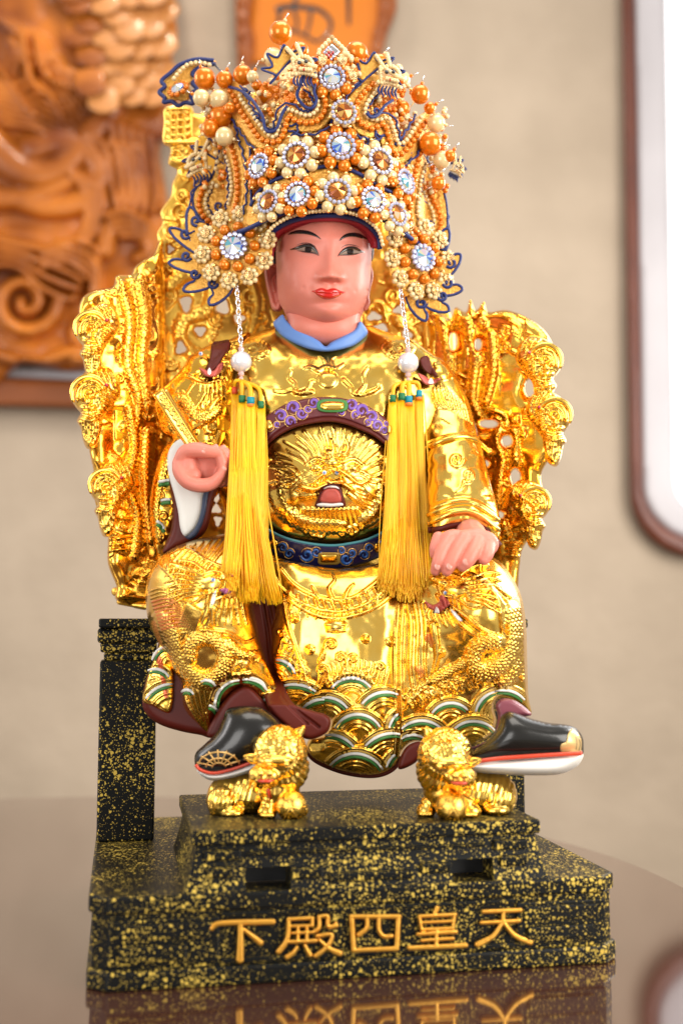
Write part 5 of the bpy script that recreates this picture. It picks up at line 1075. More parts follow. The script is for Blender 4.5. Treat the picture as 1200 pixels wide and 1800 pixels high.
# gems
def gem_mesh(pal, seed, n=14):
    R_ = random.Random(seed); V = [(0, -.42, 0)]; Fs = []
    for k in range(n): a = 2*pi*k/n; V.append((cos(a)*.86, -.18, sin(a)*.86))
    for k in range(n): a = 2*pi*k/n; V.append((cos(a), 0, sin(a)))
    for k in range(n): Fs.append((0, 1+(k+1) % n, 1+k)); Fs.append((1+k, 1+(k+1) % n, 1+n+(k+1) % n, 1+n+k))
    Fs.append(tuple(range(1+n, 1+2*n))[::1])
    me = bpy.data.meshes.new('gem'); me.from_pydata(V, [], Fs); me.update()
    at = me.color_attributes.new('paint', 'FLOAT_COLOR', 'CORNER'); ma = me.attributes.new('paint_mask', 'FLOAT', 'POINT'); ma.data.foreach_set('value', [1.0]*len(V))
    cc = pal[0]; s0 = R_.random()*len(pal)
    for i, p in enumerate(me.polygons):
        c = pal[int(s0+i/2/n*len(pal)*1.0+R_.uniform(-.5, .9)) % len(pal)]
        for l in p.loop_indices: at.data[l].color = (*c, 1)
    return me
def gem_mat(name, rough, met):
    m = mat(name, (.5, .5, .5), rough, 0, 1, attr=True); nt = m.node_tree
    for l in list(nt.links):
        if l.to_socket.name == 'Metallic': nt.links.remove(l)
    nt.nodes['Principled BSDF'].inputs['Metallic'].default_value = met; return m
GM = gem_mat('faceted_crystal', .07, .75)
AB = [(.95, .92, .78), (.55, .78, .95), (.10, .22, .85), (.9, .9, 1), (.95, .75, .85), (.2, .62, .75), (1, .95, .65), (.7, .72, .95), (.95, .97, 1)]
AM = [(.45, .10, .005), (.85, .30, .02), (.22, .04, .002), (1, .55, .12), (.55, .14, .01), (.75, .22, .01), (.3, .06, .004)]
GEMS = {}
for k in range(3):
    for nm, pal in (('ab', AB), ('am', AM)): g_ = gem_mesh(pal, k*7+len(nm)+ord(nm[1])); g_.materials.append(GM); GEMS[nm, k] = g_
def Rot(th, tilt=0): return Matrix.Rotation(th, 4, 'Z') @ Matrix.Rotation(tilt, 4, 'X')
def ring_mesh(name, n, Rr, r, m, jitter=0, geo=None):
    V0, F0 = geo or SPS; gs = []
    for k in range(n): a = 2*pi*k/n+.1; gs.append((V0*r+np.array([Rr*cos(a), 0, Rr*sin(a)]), F0))
    V, Fs = join(gs); me = bpy.data.meshes.new(name); me.from_pydata((V*S).tolist(), [], Fs); me.materials.append(m); me.polygons.foreach_set('use_smooth', np.full(len(Fs), 'crystal' not in name)); return me
RINGS = {}
def ringm(name, n, Rr, r, m):
    k = (name, n, round(Rr, 1), r, m.name)
    if k not in RINGS: RINGS[k] = ring_mesh(name, n, Rr, r, m)
    return RINGS[k]
nros = [0]
def rosette(x, y, kind, up=22, rg=15, npet=8, rp=10, R1=20, R2=29, th=None, s=1.0, parent=crn, tilt=.0):
    nros[0] += 1; th = cth(x) if th is None else th
    c = Vector(world(cP(x, y, up))); M = Matrix.Translation(c) @ Rot(th, tilt) @ Matrix.Scale(s, 4)
    gm, pm = (GEMS['ab', nros[0] % 3], ORP) if kind == 'ab' else (GEMS['am', nros[0] % 3], CRP)
    disc = bpy.data.meshes.get('rosette_disc_data')
    if disc is None:
        V, Fs = ell((0, 0, 0), (24, 5, 24)); disc = bpy.data.meshes.new('rosette_disc_data'); disc.from_pydata((V*S).tolist(), [], Fs); disc.materials.append(PLT)
    ro = link('rosette', disc, parent, M)
    link('gem', gm, ro, M @ Matrix.Translation((0, -9*S, 0)) @ Matrix.Rotation(nros[0]*1.1, 4, 'Y') @ Matrix.Diagonal((rg*S, rg*S*1.1, rg*S, 1)))
    link('crystal_ring', ringm('crystal_ring', 16, R1, 3.7, CRY), ro, M @ Matrix.Translation((0, -9*S, 0)), kind='stuff')
    for k in range(npet):
        a = 2*pi*k/npet+.2; r = rp; Mb = M @ Matrix.Translation((R2*cos(a)*S, 0, R2*sin(a)*S)) @ Matrix.Diagonal((r*S, r*S, r*S, 1)); link('petal_pearl', unit_sphere(pm), ro, Mb)
    link('gold_bead_ring', ringm('gold_bead_ring', 8, R2+9, 3.0, GLD), ro, M @ Matrix.Rotation(.5, 4, 'Y') @ Matrix.Translation((0, -5*S, 0)), kind='stuff'); return ro
for x, y, k, s in [(475, 357, 'am', .93), (525, 345, 'ab', 1.0), (592, 340, 'am', 1.02), (652, 354, 'ab', 1.02), (693, 379, 'am', .95), (460, 295, 'ab', 1.0), (523, 277, 'am', 1.08), (598, 261, 'ab', 1.12), (664, 287, 'am', 1.08), (707, 322, 'ab', 1.0), (583, 140, 'ab', 1.02)]:
    rosette(x, y, k, s=s*.98, up=24 if y > 330 else 20, tilt=-.08)
rosette(603, 200, 'am', rg=17, R1=22, R2=20, rp=8, s=.88, up=26); 
# serpent dragons: plates, cords and strings of beads
def jag(P, off, amp, per, phase=0):
    P = resample(cr(P, 6), 2); D = np.gradient(P, axis=0); D /= np.linalg.norm(D, axis=1)[:, None]; N_ = np.stack([-D[:, 1], D[:, 0]], -1)
    t = (np.arange(len(P))*2/per+phase) % 1; return P+N_*(off+amp*np.where(t < .75, t/.75, (1-t)/.25))[:, None]
def serpent(orange, cream, up=20, ro=5.6, rc=4.1, plate=18, j=4, side=1):
    o = cplate('dragon_body', sdf=strokes_sdf([(cr(orange, 5), plate, plate*.8)]), up=up-8)
    for sd in (1, -1):
        Q = jag(orange, sd*plate, sd*j, 17, .3 if sd > 0 else 0); tubes('edging_cord', o, [(unproj(Q[:, 0], Q[:, 1], cdep(Q[:, 0], 0, up-3)), 1.9)], NV, 6)
    for x, y in resample(cr(orange, 6), ro*1.85): bead('orange_bead', o, cP(x, y, up+1), ro, ORP, geo=SPS, key='s')
    Q = resample(cr(cream, 6), rc*1.9); beads_joined('pearl_string', o, [cP(x, y, up+2) for x, y in Q], rc, CRP)
    return o
serpent([(405, 160), (411, 171), (422, 194), (437, 216), (456, 242), (476, 250), (493, 245), (502, 222), (507, 203), (518, 211), (539, 216), (560, 210), (572, 190), (567, 163), (550, 142)],
        [(422, 168), (425, 177), (441, 197), (456, 219), (471, 236), (485, 239), (492, 214), (496, 194), (513, 194), (539, 203), (556, 194), (558, 177), (547, 157)], plate=19)
serpent([(655, 148), (640, 163), (626, 185), (629, 211), (652, 226), (674, 218), (682, 238), (689, 262), (699, 273), (714, 263), (732, 238), (748, 212)],
        [(662, 158), (645, 182), (643, 202), (663, 211), (682, 207), (693, 232), (701, 253), (715, 245), (728, 225), (740, 206)], plate=18)
serpent([(398, 225), (404, 250), (412, 275), (416, 300), (417, 322), (417, 347), (411, 372)], [(392, 262), (402, 288), (406, 313), (407, 335), (402, 358)], plate=14, up=12)
serpent([(360, 322), (355, 337), (350, 350), (351, 367), (360, 383), (373, 394)], [(374, 322), (369, 335), (362, 347), (362, 363), (370, 380)], plate=13, up=8)
serpent([(738, 270), (733, 290), (727, 315), (722, 345), (720, 373), (724, 396), (736, 412)], [(748, 288), (740, 313), (736, 345), (734, 372), (740, 395)], plate=13, up=14)
serpent([(752, 325), (760, 350), (769, 368), (774, 390), (771, 414)], [(744, 338), (752, 356), (760, 373), (762, 392), (759, 410)], plate=12, up=4)
# gold side plates behind, with navy edging
cplate('side_plate', [(345, 330), (372, 312), (390, 250), (412, 200), (436, 190), (440, 300), (438, 400), (400, 410), (362, 392), (340, 362)], 2, edge=NV); cplate('side_plate', [(712, 300), (730, 262), (756, 290), (778, 330), (786, 380), (780, 410), (748, 416), (716, 404), (706, 350)], 2, edge=NV)
# flame-maned dragon heads
def drag_head(x, y, s, f, ang=0, up=40, horn=True):
    c, q = cos(ang), sin(ang); T = lambda a, b: (x+(f*a*c-b*q)*s, y+(f*a*q+b*c)*s)
    d = float(cdep(x, y, up)); P3 = lambda a, b, e=0: unproj(*T(a, b), d-e)
    fl = []; R_ = random.Random(int(x))
    for k in range(13):
        a = .55+k*.36; r = 54 if k % 2 == 0 else 33; a2 = a+(.22 if k % 2 == 0 else 0); fl.append(T(-12-r*cos(a2-1.57)*.95, 6-r*sin(a2-1.57)*.75))
    fl += [T(22, 18), T(16, -2), T(0, -16)]
    f_ = outline(fl, True, 3)
    o, s_ = puff('dragon_head', crn, f_, 1.6, lambda X, Y: d+5+0*X, 3, PLT, R=4, pois=False, rim=2, backT=1)
    Pq = resample(np.vstack([cr(fl, 4, True), cr(fl, 4, True)[0]]), 2.2); tubes('mane_cord', o, [(unproj(Pq[:, 0], Pq[:, 1], d+0*Pq[:, 0]), 1.9)], NV, 6)
    B = []
    for t in np.linspace(-2.6, .6, 11): B.append(P3(10+17*cos(t), 2+15*sin(t), 8))
    for t in np.linspace(0, 1, 8): B.append(P3(-8+40*t, 18-4*sin(t*3)+4*t, 8)); 
    for t in np.linspace(0, 1, 6): B.append(P3(-8+6*t, -8+26*t, 9))
    for t in np.linspace(0, 1, 5): B.append(P3(4+16*t, -6+7*t, 14))
    for t in np.linspace(0, 1, 5): B.append(P3(18+14*t, 2+3*t, 12)); B.append(P3(6+18*t, 9+2*t, 15))
    if horn:
        for t in np.linspace(0, 1, 6): B.append(P3(-4-14*t, -12-15*t, 6)); B.append(P3(8-8*t, -14-19*t, 9))
    beads_joined('pearl_string', o, B, 4.0*s, CRP)
    for a, b in ((4, -2), (16, -4)): bead('bead_eye', o, P3(a, b, 17), 3.6*s, BLKB, geo=SPS, key='s')
    bead('red_bead', o, P3(12, 10, 16), 3*s, REDB, geo=SPS, key='s'); 
    for k in range(6): # beard locks
        Pk = np.array([T(-4+k*6, 22), T(-6+k*6, 32), T(0+k*6, 40+3*(k % 2))]); Pk = resample(cr(Pk, 5), 2.2); tubes('beard_cord', o, [(unproj(Pk[:, 0], Pk[:, 1], d-3+0*Pk[:, 0]), taper(len(Pk), 1.9, .6, .3))], NV, 6)
drag_head(522, 112, 1.0, 1, 0, 44); drag_head(675, 128, 1.0, 1, .15, 38); drag_head(356, 280, .98, -1, -.3, 4); drag_head(800, 292, .55, 1, .5, -40)
# spiralled navy inner curls
for x, y, r, a, f, u in [(432, 160, 8, 0, 1, 14), (600, 236, 6, 2, 1, 16), (641, 250, 10, 3, 1, 16), (520, 240, 10, 1, 1, 14), (385, 362, 9, 1, 1, 12), (755, 392, 8, 0, 1, 8), (452, 205, 7, 2, 1, 22), (660, 195, 7, 2, -1, 22)]:
    ctube('navy_curl', [(x+r*(1-t*.8)*cos(a+f*7*t), y+r*(1-t*.8)*sin(a+f*7*t)) for t in np.linspace(0, 1, 10)], 2.2, NV, u)
ctube('edging_cord', [(398, 152), (420, 158), (440, 172), (452, 188), (462, 206), (466, 226), (474, 232), (486, 226), (496, 200), (505, 186)], 2.8, NV, 26)
ctube('edging_cord', [(534, 128), (528, 150), (522, 168), (534, 186), (548, 190), (556, 176), (552, 160), (556, 140)], 2.8, NV, 28); ctube('edging_cord', [(690, 176), (676, 186), (664, 202), (652, 206), (644, 198)], 2.8, NV, 28)
# hood flowers over the ears
def flower(x, y, th, up):
    c = Vector(world(unproj(x, y, up))); M = Matrix.Translation(c) @ Rot(th)
    disc = bpy.data.meshes.get('flower_disc_data')
    if disc is None:
        V, Fs = ell((0, 5, 0), (66, 6, 66), nu=30); disc = bpy.data.meshes.new('flower_disc_data'); disc.from_pydata((V*S).tolist(), [], Fs); disc.materials.append(PLT)
    fo = link('side_flower', disc, crn, M)
    nros[0] += 1
    link('gem', GEMS['ab', nros[0] % 3], fo, M @ Matrix.Translation((0, -12*S, 0)) @ Matrix.Diagonal((17*S, 19*S, 17*S, 1)))
    link('crystal_ring', ringm('crystal_ring', 14, 21, 4.6, CRY), fo, M @ Matrix.Translation((0, -12*S, 0)), kind='stuff')
    for k in range(9):
        a = 2*pi*k/9; link('petal_pearl', unit_sphere(ORP), fo, M @ Matrix.Translation((36*cos(a)*S, -6*S, 36*sin(a)*S)) @ Matrix.Scale(9.4*S, 4))
        a += pi/9; link('gold_bead', unit_sphere(GLD, geo=SPS, key='s'), fo, M @ Matrix.Translation((48*cos(a)*S, -7*S, 48*sin(a)*S)) @ Matrix.Scale(3.6*S, 4))
    V0, F0 = SPS; gs = []
    for k in range(10):
        a = 2*pi*k/10+.15; cx, cz = 60*cos(a), 60*sin(a); link('hammered_bead', unit_sphere(HAM), fo, M @ Matrix.Translation((cx*S, -10*S, cz*S)) @ Matrix.Scale(8.6*S, 4))
        for j in range(8): b = 2*pi*j/8+k; gs.append((V0*5.2+np.array([cx+12*cos(b), -4+2*sin(j*3), cz+12*sin(b)]), F0))
    V, Fs = join(gs); me = bpy.data.meshes.new('pearl_cluster'); me.from_pydata((V*S).tolist(), [], Fs); me.materials.append(CRP); me.polygons.foreach_set('use_smooth', np.full(len(Fs), True))
    link('pearl_cluster', me, fo, M, kind='stuff'); return fo
flower(414, 436, -.2, -62); flower(737, 456, .52, -52)
# navy-edged gold flame leaves round the flowers
def leaf(bx, by, tx, ty, cx, cy, w, dep, f):
    dx, dy = tx-bx, ty-by; L = math.hypot(dx, dy); ux, uy = dx/L, dy/L; nx, ny = -uy*f, ux*f
    q = lambda a, b: (bx+ux*a*L+nx*b*w, by+uy*a*L+ny*b*w)
    pts = [q(-.15, -1), q(.25, -1.05), q(.6, -.8), q(.85, -.45), q(1, 0), q(.9, .35), q(.75, .45), q(.55, .4), q(.42, 1.0), q(.15, 1.1), q(-.1, .9)]
    f_ = outline(pts, True, 4); o, s_ = puff('flame_leaf', crn, f_, 1.5, lambda X, Y: dep+0*X, 2, PLT, R=5, pois=False, rim=1.5, backT=1)
    P = resample(cr(pts[:9], 5), 2.2); tubes('edging_cord', o, [(unproj(P[:, 0], P[:, 1], dep-3+0*P[:, 0]), taper(len(P), 2.6, .6, .6))], NV, 6)
    r = math.hypot(cx-bx, cy-by)*.0+9.5; a0 = math.atan2(by-cy, bx-cx)
    P = resample(cr([(cx+r*(1-t*.82)*cos(a0+f*t*7.2), cy+r*(1-t*.82)*sin(a0+f*t*7.2)) for t in np.linspace(0, 1, 10)], 4), 2); tubes('navy_curl', o, [(unproj(P[:, 0], P[:, 1], dep-4+0*P[:, 0]), 2.9)], NV, 6)
for a in [(352, 420, 333, 364, 345, 388, 13, 1), (362, 434, 298, 403, 326, 411, 13, 1), (358, 464, 297, 462, 328, 450, 12, 1), (372, 484, 323, 511, 343, 481, 12, 1), (394, 500, 369, 536, 374, 498, 12, 1)]: leaf(*a[:6], a[6]+4, -34-.08*(a[1]-400), a[7])
for a in [(768, 436, 787, 402, 779, 430, 10, -1), (776, 474, 809, 448, 792, 462, 12, -1), (768, 502, 812, 509, 787, 497, 12, -1), (754, 522, 788, 547, 777, 520, 12, -1), (730, 522, 747, 564, 741, 533, 12, -1)]: leaf(*a[:6], a[6]+4, -24-.08*(a[1]-400), a[7])
# large balls on wire pins
BALLS = [(493, 58, 19, 0, -1.2), (360, 138, 18, 0, -1.9), (395, 140, 14.5, 0, -1.3), (427, 132, 16.5, 0, -1.6), (474, 165, 19, 0, -2.4), (389, 204, 19, 0, 3), (370, 226, 15, 0, 2.4), (527, 90, 15, 0, 0), (626, 94, 19, 0, .4), (667, 109, 13, 0, -1), (738, 166, 15.5, 0, -1.4), (755, 190, 10, 0, -.5), (707, 191, 13, 0, 1), (756, 253, 19, 0, .2), (791, 274, 10, 0, -1),
         (481, 102, 16.5, 1, 2.8), (354, 172, 14, 1, -2.8), (385, 175, 16, 1, 1), (395, 240, 15.5, 1, .4), (444, 135, 10, 1, -1.2), (706, 140, 14, 1, -.3), (766, 217, 15, 1, .3), (776, 281, 15, 1, -1.4), (770, 322, 12, 0, -1.2), (640, 118, 8, 1, 1), (540, 120, 8, 0, 1), (700, 120, 7, 1, 0), (430, 165, 9, 1, 0), (452, 150, 9, 0, 0), (404, 190, 9, 0, 0)]
for i, (x, y, r, k, a) in enumerate(BALLS):
    dd = float(cdep(x, y, 0))*.5-42+(i*37 % 19)-(30 if (x < 420 or x > 735) else 0)
    P = unproj(x, y, dd); bead('large_pearl', crn, P, r*1.08, CRP if k else ORP)
    if a: 
        dirv = np.array([cos(a), -.25, -sin(a)]); bead('pin_bead', crn, P+dirv*(r+3), 3.3, ORP if i % 3 else CRP, geo=SPS, key='s')
        tubes('wire_pin', crn, [(np.array([P+dirv*(r+5), P+dirv*(r+11), P+dirv*(r+14)+np.array([2, 0, 1])]), .9)], SIL, 5)
        base = unproj(np.clip(x, 450, 715), max(y+30, 150), -20.0); tubes('wire_stem', crn, [(np.array([P, P*.6+base*.4+np.array([0, 10, 4]), base]), .9)], SIL, 5)
# small hanging clutter: tiny pearls over the foil
R_ = random.Random(4); A = {0: [], 1: [], 2: []}
for i in range(680):
    x = R_.uniform(440, 725); y = R_.uniform(100, 330)
    if y < 100+((x-590)/150)**2*70: continue
    A[R_.choice((0, 1, 0, 2))].append(cP(x, y, R_.uniform(2, 10)))
for i in range(260):
    t = R_.uniform(0, 1); x = R_.choice((R_.uniform(352, 440), R_.uniform(700, 785))); y = R_.uniform(150, 330) if x < 500 else R_.uniform(190, 340); A[R_.choice((0, 1, 1))].append(unproj(x, y, R_.uniform(-30, 10)))
for i in range(110):
    a = R_.uniform(0, 2*pi); r = R_.uniform(24, 52); x, y = 585+r*cos(a), 128+r*.75*sin(a); A[R_.choice((0, 1, 1))].append(cP(x, y, R_.uniform(14, 24)))
for k, (m, r) in enumerate(((ORP, 5.2), (CRP, 4.8), (GLD, 3))): beads_joined('small_beads', crn, A[k], r, m)
# jewelled diamond at the crest
dia = [(583, 74), (600, 90), (584, 108), (567, 92)]
dd = -150; o, s_ = puff('crest_diamond', crn, outline(dia, False), 1.5, lambda X, Y: dd+0*X, 3, SIL, R=5, pois=False, rim=3, backT=2)
beads_joined('pearl_string', o, [unproj(x, y, dd-3) for x, y in resample(np.array([(583, 66), (608, 90), (584, 116), (558, 92), (583, 66)], float), 8)], 4.4, CRP)
B = [unproj(577+i*4+j*-3.4, 84+i*4+j*4, dd-8) for i in range(4) for j in range(3)]; beads_joined('rhinestones', o, B[4:9], 2.4, REDB); beads_joined('rhinestones', o, B[:4]+B[9:], 2.4, CRY)
for x, y in ((566, 106), (602, 106), (620, 132), (550, 128)): bead('hammered_bead', crn, cP(x, y, 34), 8, HAM)
# hooked ornament at the left end
puff('hook_plate', crn, outline([(284, 152), (290, 140), (302, 130), (318, 116), (345, 106), (372, 104), (380, 112), (352, 116), (336, 128), (340, 140), (334, 152), (338, 166), (326, 180), (312, 176), (300, 182), (290, 172), (282, 166)]), 1.5, lambda X, Y: 20+0*X, 3, PLT, R=5, pois=False, rim=2, backT=1)
P = resample(cr([(376, 106), (345, 104), (316, 114), (300, 128), (284, 142), (290, 152), (280, 162), (290, 172), (288, 180), (302, 178), (314, 186), (326, 180), (340, 182), (336, 166), (346, 156), (338, 146), (348, 138), (338, 130), (352, 118), (380, 112)], 5), 2.2); tubes('edging_cord', crn, [(unproj(P[:, 0], P[:, 1], 12+0*P[:, 0]), 4)], NV, 6)
Mh = Matrix.Translation(Vector(world(unproj(312, 154, 2)))) @ Rot(-.4, -.5); link('gem', GEMS['ab', 1], crn, Mh @ Matrix.Diagonal((13*S, 15*S, 13*S, 1)))
for k in range(9): a = 2*pi*k/9; link('orange_bead', unit_sphere(ORP, geo=SPS, key='s'), crn, Mh @ Matrix.Translation((17*cos(a)*S, 3*S, 17*sin(a)*S)) @ Matrix.Scale(5.2*S, 4))
beads_joined('pearl_string', crn, [unproj(x, y, 4) for x, y in resample(cr([(306, 138), (316, 126), (330, 114), (350, 110), (368, 114)], 5), 8)], 4.4, CRP)
tubes('wire_stem', crn, [(unproj(np.array([376, 410, 450]), np.array([112, 150, 200]), np.array([10, 0, -10])), 2)], SIL, 6)
# ---------------------------------------------------------------- beaded silk tassels
SILK = mat('yellow_silk', (.94, .47, .004), .45, 0, 0); SILK2 = mat('bright_yellow_silk', (1.0, .58, .012), .4, 0, 0); SILK3 = mat('deep_yellow_silk', (.92, .42, .002), .45)
front = stack(torS, skS, lgS, ubS, lbS, slL, slR, default=-60.)
def tassel(lab, cx, cy, chain0, bunches):
    t = thing('beaded_tassel', lab, 'tassel', unproj(cx, cy, -120), 'silk tassels hanging from the crown')
    dC = float(front(np.array([cx]), np.array([cy]))[0])-24
    n = 13; P0 = unproj(*chain0, -64); P1 = unproj(cx, cy-26, dC)
    ring = np.array([[cos(a)*3.6, 0, sin(a)*6.3] for a in np.linspace(0, 2*pi, 15)]); V, Fs = tube_geo(ring, 1.15, 6)
    me = None
    for k in range(n):
        c = P0+(P1-P0)*(k+.5)/n
        if me is None: V_, F_ = join([(V, Fs)]); me = bpy.data.meshes.new('chain_link'); me.from_pydata((V_*S).tolist(), [], F_); me.materials.append(SIL); me.polygons.foreach_set('use_smooth', np.full(len(F_), True))
        link('chain_link', me, t, Matrix.Translation(Vector(world(c))) @ Matrix.Rotation(.5 if k % 2 else -1.0, 4, 'Z'))
    bead('large_white_pearl', t, unproj(cx, cy, dC), 18.5, WHP)
    PKC = mat('pink_crystal', (.85, .55, .5), .05, .3, 1)
    for yy, r in ((cy-22, 5.5), (cy+21, 5.5), (cy+29, 4)): bead('crystal_bead', t, unproj(cx, yy, dC), r, PKC, geo=SPS, key='s', flat=True)
    R_ = random.Random(int(cx)); cols = {'r': mat('red_thread', (.75, .08, .02), .5), 'g': mat('green_thread', (.01, .16, .05), .5), 't': mat('teal_thread', (.0, .25, .33), .5), 'o': mat('orange_thread', (.9, .2, .01), .5)}
    for bi, (kx, ky, kc, w0, bot, w1, zoff) in enumerate(bunches):
        ys = np.linspace(0, 1, 15); bx, by = bot
        cxs = kx+(bx-kx)*(ys**2.2); cys = ky+(by-ky)*ys; wd = w0+(w1-w0)*ys**1.6
        dp = front(cxs, cys)-9-zoff; dp = np.minimum.accumulate(np.minimum(np.minimum(dp, dC+14), np.where(cys > 765, -148, 0)) if cx < 500 else np.minimum(dp, dC+14)); dp = np.convolve(np.pad(dp, 2, mode='edge'), np.ones(5)/5, 'valid')
        k0 = unproj(kx, ky, dp[0]); top = unproj(cx, cy+34, dC)
        core = unproj(cxs, cys, dp+3); core_r = wd*.72; core_r[-1] *= .75
        o = tubes('silk_bunch', t, [(core[:-1], core_r[:-1])], SILK, 10, .5)
        # loop over the knot
        mid = (k0+top)/2+np.array([(kx-cx)*.35, -6, 8]); tubes('silk_loop', o, [(np.array(cr([top, mid, k0+np.array([0, -2, 6]), k0-np.array([0, 0, 6])], 6)), w0*.55)], SILK, 8)
        tubes('thread_band', o, [(np.array([k0+np.array([0, -2, 7]), k0+np.array([0, -2, 0]), k0-np.array([0, 2, 5])]), w0*.82)], cols[kc], 10)
        if kc == 't': tubes('thread_band', o, [(np.array([k0-np.array([0, 2, 5]), k0-np.array([0, 2, 10])]), w0*.84)], cols['o'], 10)
        for mi, (m, N_) in enumerate(((SILK2, 80), (SILK, 60), (SILK3, 40))):
            paths = []
            for j in range(N_):
                a = R_.uniform(-1, 1); b = math.sqrt(max(0, 1-a*a))*R_.uniform(.5, 1.05); L = R_.uniform(.94, 1.04); ph = R_.uniform(0, 6); am = R_.uniform(.4, 3.2); loose = R_.random() < .11
                s_ = ys*L; xx = kx+(bx-kx)*(s_**2.2)+a*(wd)*(1.25 if loose else 1)+am*np.sin(ph+s_*R_.uniform(3, 9))*s_+(R_.uniform(-16, 16)*s_*(1-s_)*2 if loose else 0)
                yy = ky+(by-ky)*s_+R_.uniform(-3, 3)*s_; dd = dp+2-b*wd*.42-(6*s_**3)
                paths.append((unproj(xx, yy, dd), R_.uniform(.55, 1.0)))
            tubes('silk_fringe', o, paths, m, 4, kind='stuff')
tassel('yellow silk tassel on a silver chain hanging beside the raised fist', 424, 636, (416, 503), [(459, 713, 'g', 6.5, (452, 1030), 14, 0), (413, 688, 'r', 6, (403, 1028), 14, 3), (426, 703, 'g', 7.5, (432, 1046), 20, 7), (441, 706, 't', 8, (470, 1050), 22, 9)])
tassel('yellow silk tassel on a silver chain beside the hand resting on the knee', 717, 638, (703, 508), [(690, 702, 'g', 6.5, (680, 1036), 16, 0), (706, 699, 'g', 8, (688, 1038), 22, 5), (718, 704, 't', 8, (718, 1046), 22, 8), (736, 694, 't', 7, (748, 1044), 15, 5)])
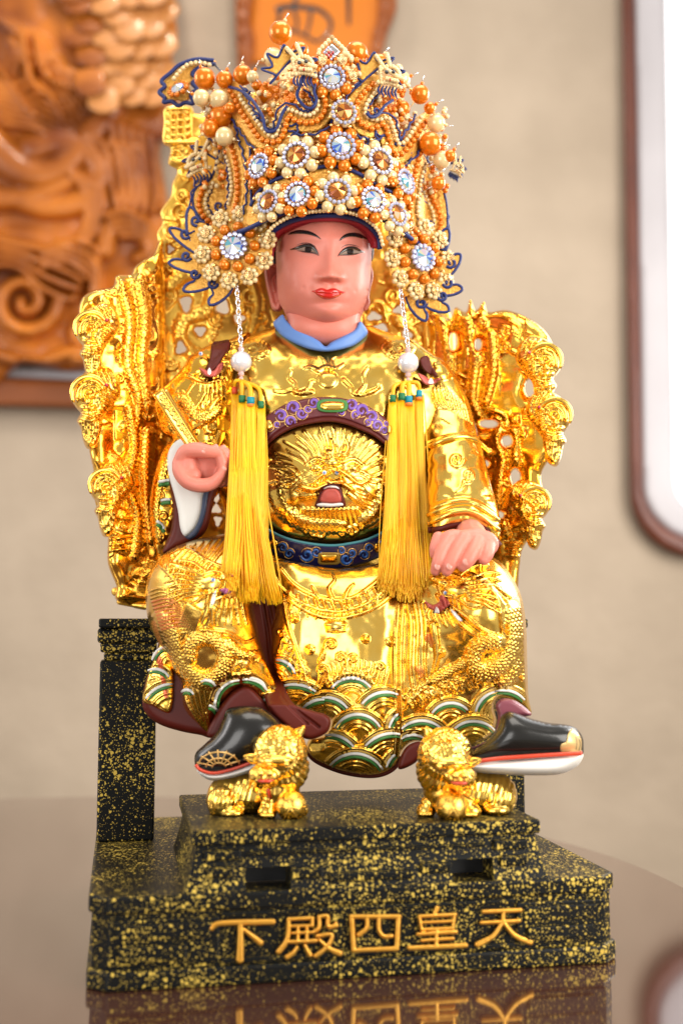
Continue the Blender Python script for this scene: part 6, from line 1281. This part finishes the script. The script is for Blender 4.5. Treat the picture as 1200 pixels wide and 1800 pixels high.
# ---------------------------------------------------------------- footrest lions
def lion(lab, f, P):
    """P: dict of px anchors"""
    t = thing('guardian_lion', lab, 'lion figure', onplane(P['root'][0], P['root'][1], ZS), 'gold lions under the feet')
    D = lambda k, e=0: P[k][2]+e
    p = lambda k, dx=0, dy=0, e=0: unproj(P[k][0]+dx, P[k][1]+dy, P[k][2]+e)
    g = [ell(p('head'), (41, 38, 41)), ell(p('head', 8*f, 28, 10), (36, 30, 38)), ell(p('snout'), (23, 24, 16)), ell(p('snout', -2*f, 14, 4), (16, 16, 9)), ell(p('head', -8*f, 14, -30), (26, 14, 8)), ell(p('chest'), (30, 30, 34)), ell(p('rump'), (36, 36, 34)), ell(p('belly'), (42, 32, 33)), ell(p('haunch'), (24, 22, 26)),
         ell(p('footb'), (20, 16, 9)), ell(p('pawb'), (17, 16, 12)), ell(p('pawa'), (15, 15, 12)), tube_geo(np.array([p('chest'), p('pawa', 0, -6)]), 13, 12), tube_geo(np.array([p('chest', 0, 0, 6), p('pawb', 0, -6)]), 13, 12)]
    hx, hy, hd_ = P['head']; tx, tz = hx, hy
    def disp(Q, no):
        X, Y = project(Q); a = np.arctan2(Y-(hy-6), X-(hx-8*f)); r = np.hypot(X-hx, Y-hy)
        mane = np.clip((Y-hy+4)/22, 0, 1)*np.clip((hy+72-Y)/14, 0, 1)*(np.abs(X-hx) < 56)*np.clip((Q[:, 1]*0+1), 0, 1)
        curl = (r < 46)*(Y < hy+6)
        v = 1.5*np.abs(np.sin(a*19))*mane*(r > 34)+curl*(.8*np.sin(X*.42+2*np.sin(Y*.2))*np.sin(Y*.45+1.5*np.sin(X*.23)))
        body = np.clip((np.abs(X-hx)-44)/10, 0, 1)*np.clip((P['root'][1]-14-Y)/10, 0, 1); v += body*1.5*np.abs(np.sin((X*.9+Y*.25)*.33)); return v
    o = fused('body', t, g, GOLD, 1.5, 5, disp)
    def tb(name, P_, r, m=GOLD, a=.3, b=.3): P_ = np.array(P_); tubes(name, t, [(P_, taper(len(P_), r, a, b))], m, 7)
    for k in ('ear1', 'ear2'):
        bx, by, tx_, ty_, dd = P[k]; mx, my = (bx+tx_)/2, (by+ty_)/2; L = math.hypot(tx_-bx, ty_-by); nx, ny = -(ty_-by)/L*9, (tx_-bx)/L*9
        ce = Canvas(min(bx, tx_)-14, min(by, ty_)-14, max(bx, tx_)+14, max(by, ty_)+14); ce.stroke([(bx, by), (mx+(tx_-mx)*.6, my+(ty_-my)*.6)], 4.5, 3, 1.5, 'sub')
        puff('ear', t, outline([(bx+nx*.7, by+ny*.7), (mx+nx*1.1, my+ny*1.1), (tx_, ty_), (mx-nx, my-ny), (bx-nx*.7, by-ny*.7), (bx-(tx_-bx)*.3, by-(ty_-by)*.3)]), 1.1, lambda X, Y: dd+0*X, 5, GOLD, R=7, pois=False, cv=ce, rim=2, backT=5, fade=2)
    # face: brows, eyes, nose, mouth
    sx, sy, sd = P['snout']
    for s_ in (-1, 1):
        c = (hx-6*f+s_*15, hy+12); tb('brow_curl', [unproj(c[0]+9*cos(a)*(1-.06*i), c[1]+7*sin(a)*(1-.06*i), hd_-37) for i, a in enumerate(np.linspace(0, 5.5, 12))], 2.6)
        bead('eye', t, unproj(c[0]+2*f, c[1]+9, hd_-38), 4.6, GOLD); bead('nostril_wing', t, unproj(sx+s_*8, sy-3, sd-24), 5.5, GOLD)
    tb('mouth_line', [unproj(sx-20, sy+7, sd-12), unproj(sx-8, sy+11, sd-24), unproj(sx+8, sy+11, sd-24), unproj(sx+20, sy+7, sd-12)], 2.6, RPT)
    tb('red_shoulder_stripe', [p('chest', -26*f, -18, -22), p('chest', -22*f, 0, -28), p('chest', -18*f, 22, -26)], 2.6, RPT)
    for k in range(6): c = (hx-26+k*11, hy-22-10*sin(pi*k/5)); tb('mane_curl', [unproj(c[0]+6*cos(a)*(1-.08*i), c[1]+6*sin(a)*(1-.08*i), hd_-24-10*sin(pi*k/5)) for i, a in enumerate(np.linspace(0, 7, 12))], 2)
    for k in range(5): q_ = p('pawb', -8+k*4, 6, -15); bead('toe', t, q_, 4.2, GOLD)
    for k in range(5): q_ = p('pawa', -8+k*4, 6, -13); bead('toe', t, q_, 3.8, GOLD)
    tb('tail', [p('rump', -26*f, 18, 4), p('rump', -36*f, 6, 0), p('rump', -32*f, -14, -4), p('rump', -16*f, -24, -8)], 6)
    bead('brocade_ball', t, p('ball'), P['ball'][3], GOLD)
    for a in (0, 1.05, 2.1): tb('ball_ribbon', [p('ball')+np.array([cos(a)*cos(b), -sin(b)*1.0, sin(a)*cos(b)])*(P['ball'][3]+.3) for b in np.linspace(0, pi, 12)], 1.3, a=1, b=1)
lion('gold guardian lion overlapping the boot with the fan-painted toe', 1, dict(root=(458, 1432), head=(492, 1322, -285), snout=(466, 1362, -305), chest=(492, 1385, -268), rump=(404, 1403, -235), belly=(440, 1396, -240), haunch=(392, 1412, -258), footb=(408, 1429, -268), pawa=(470, 1427, -285), pawb=(523, 1424, -268), ear1=(512, 1302, 536, 1275, -285), ear2=(458, 1338, 427, 1328, -295), ball=(512, 1416, -292, 23)))
lion('gold guardian lion under the heel of the long boot near the right pier', -1, dict(root=(810, 1432), head=(782, 1326, -285), snout=(808, 1366, -308), chest=(778, 1388, -268), rump=(866, 1396, -232), belly=(832, 1392, -238), haunch=(878, 1406, -250), footb=(872, 1424, -262), pawa=(748, 1425, -272), pawb=(826, 1426, -280), ear1=(758, 1302, 748, 1276, -285), ear2=(812, 1344, 847, 1334, -292), ball=(793, 1418, -298, 24)))
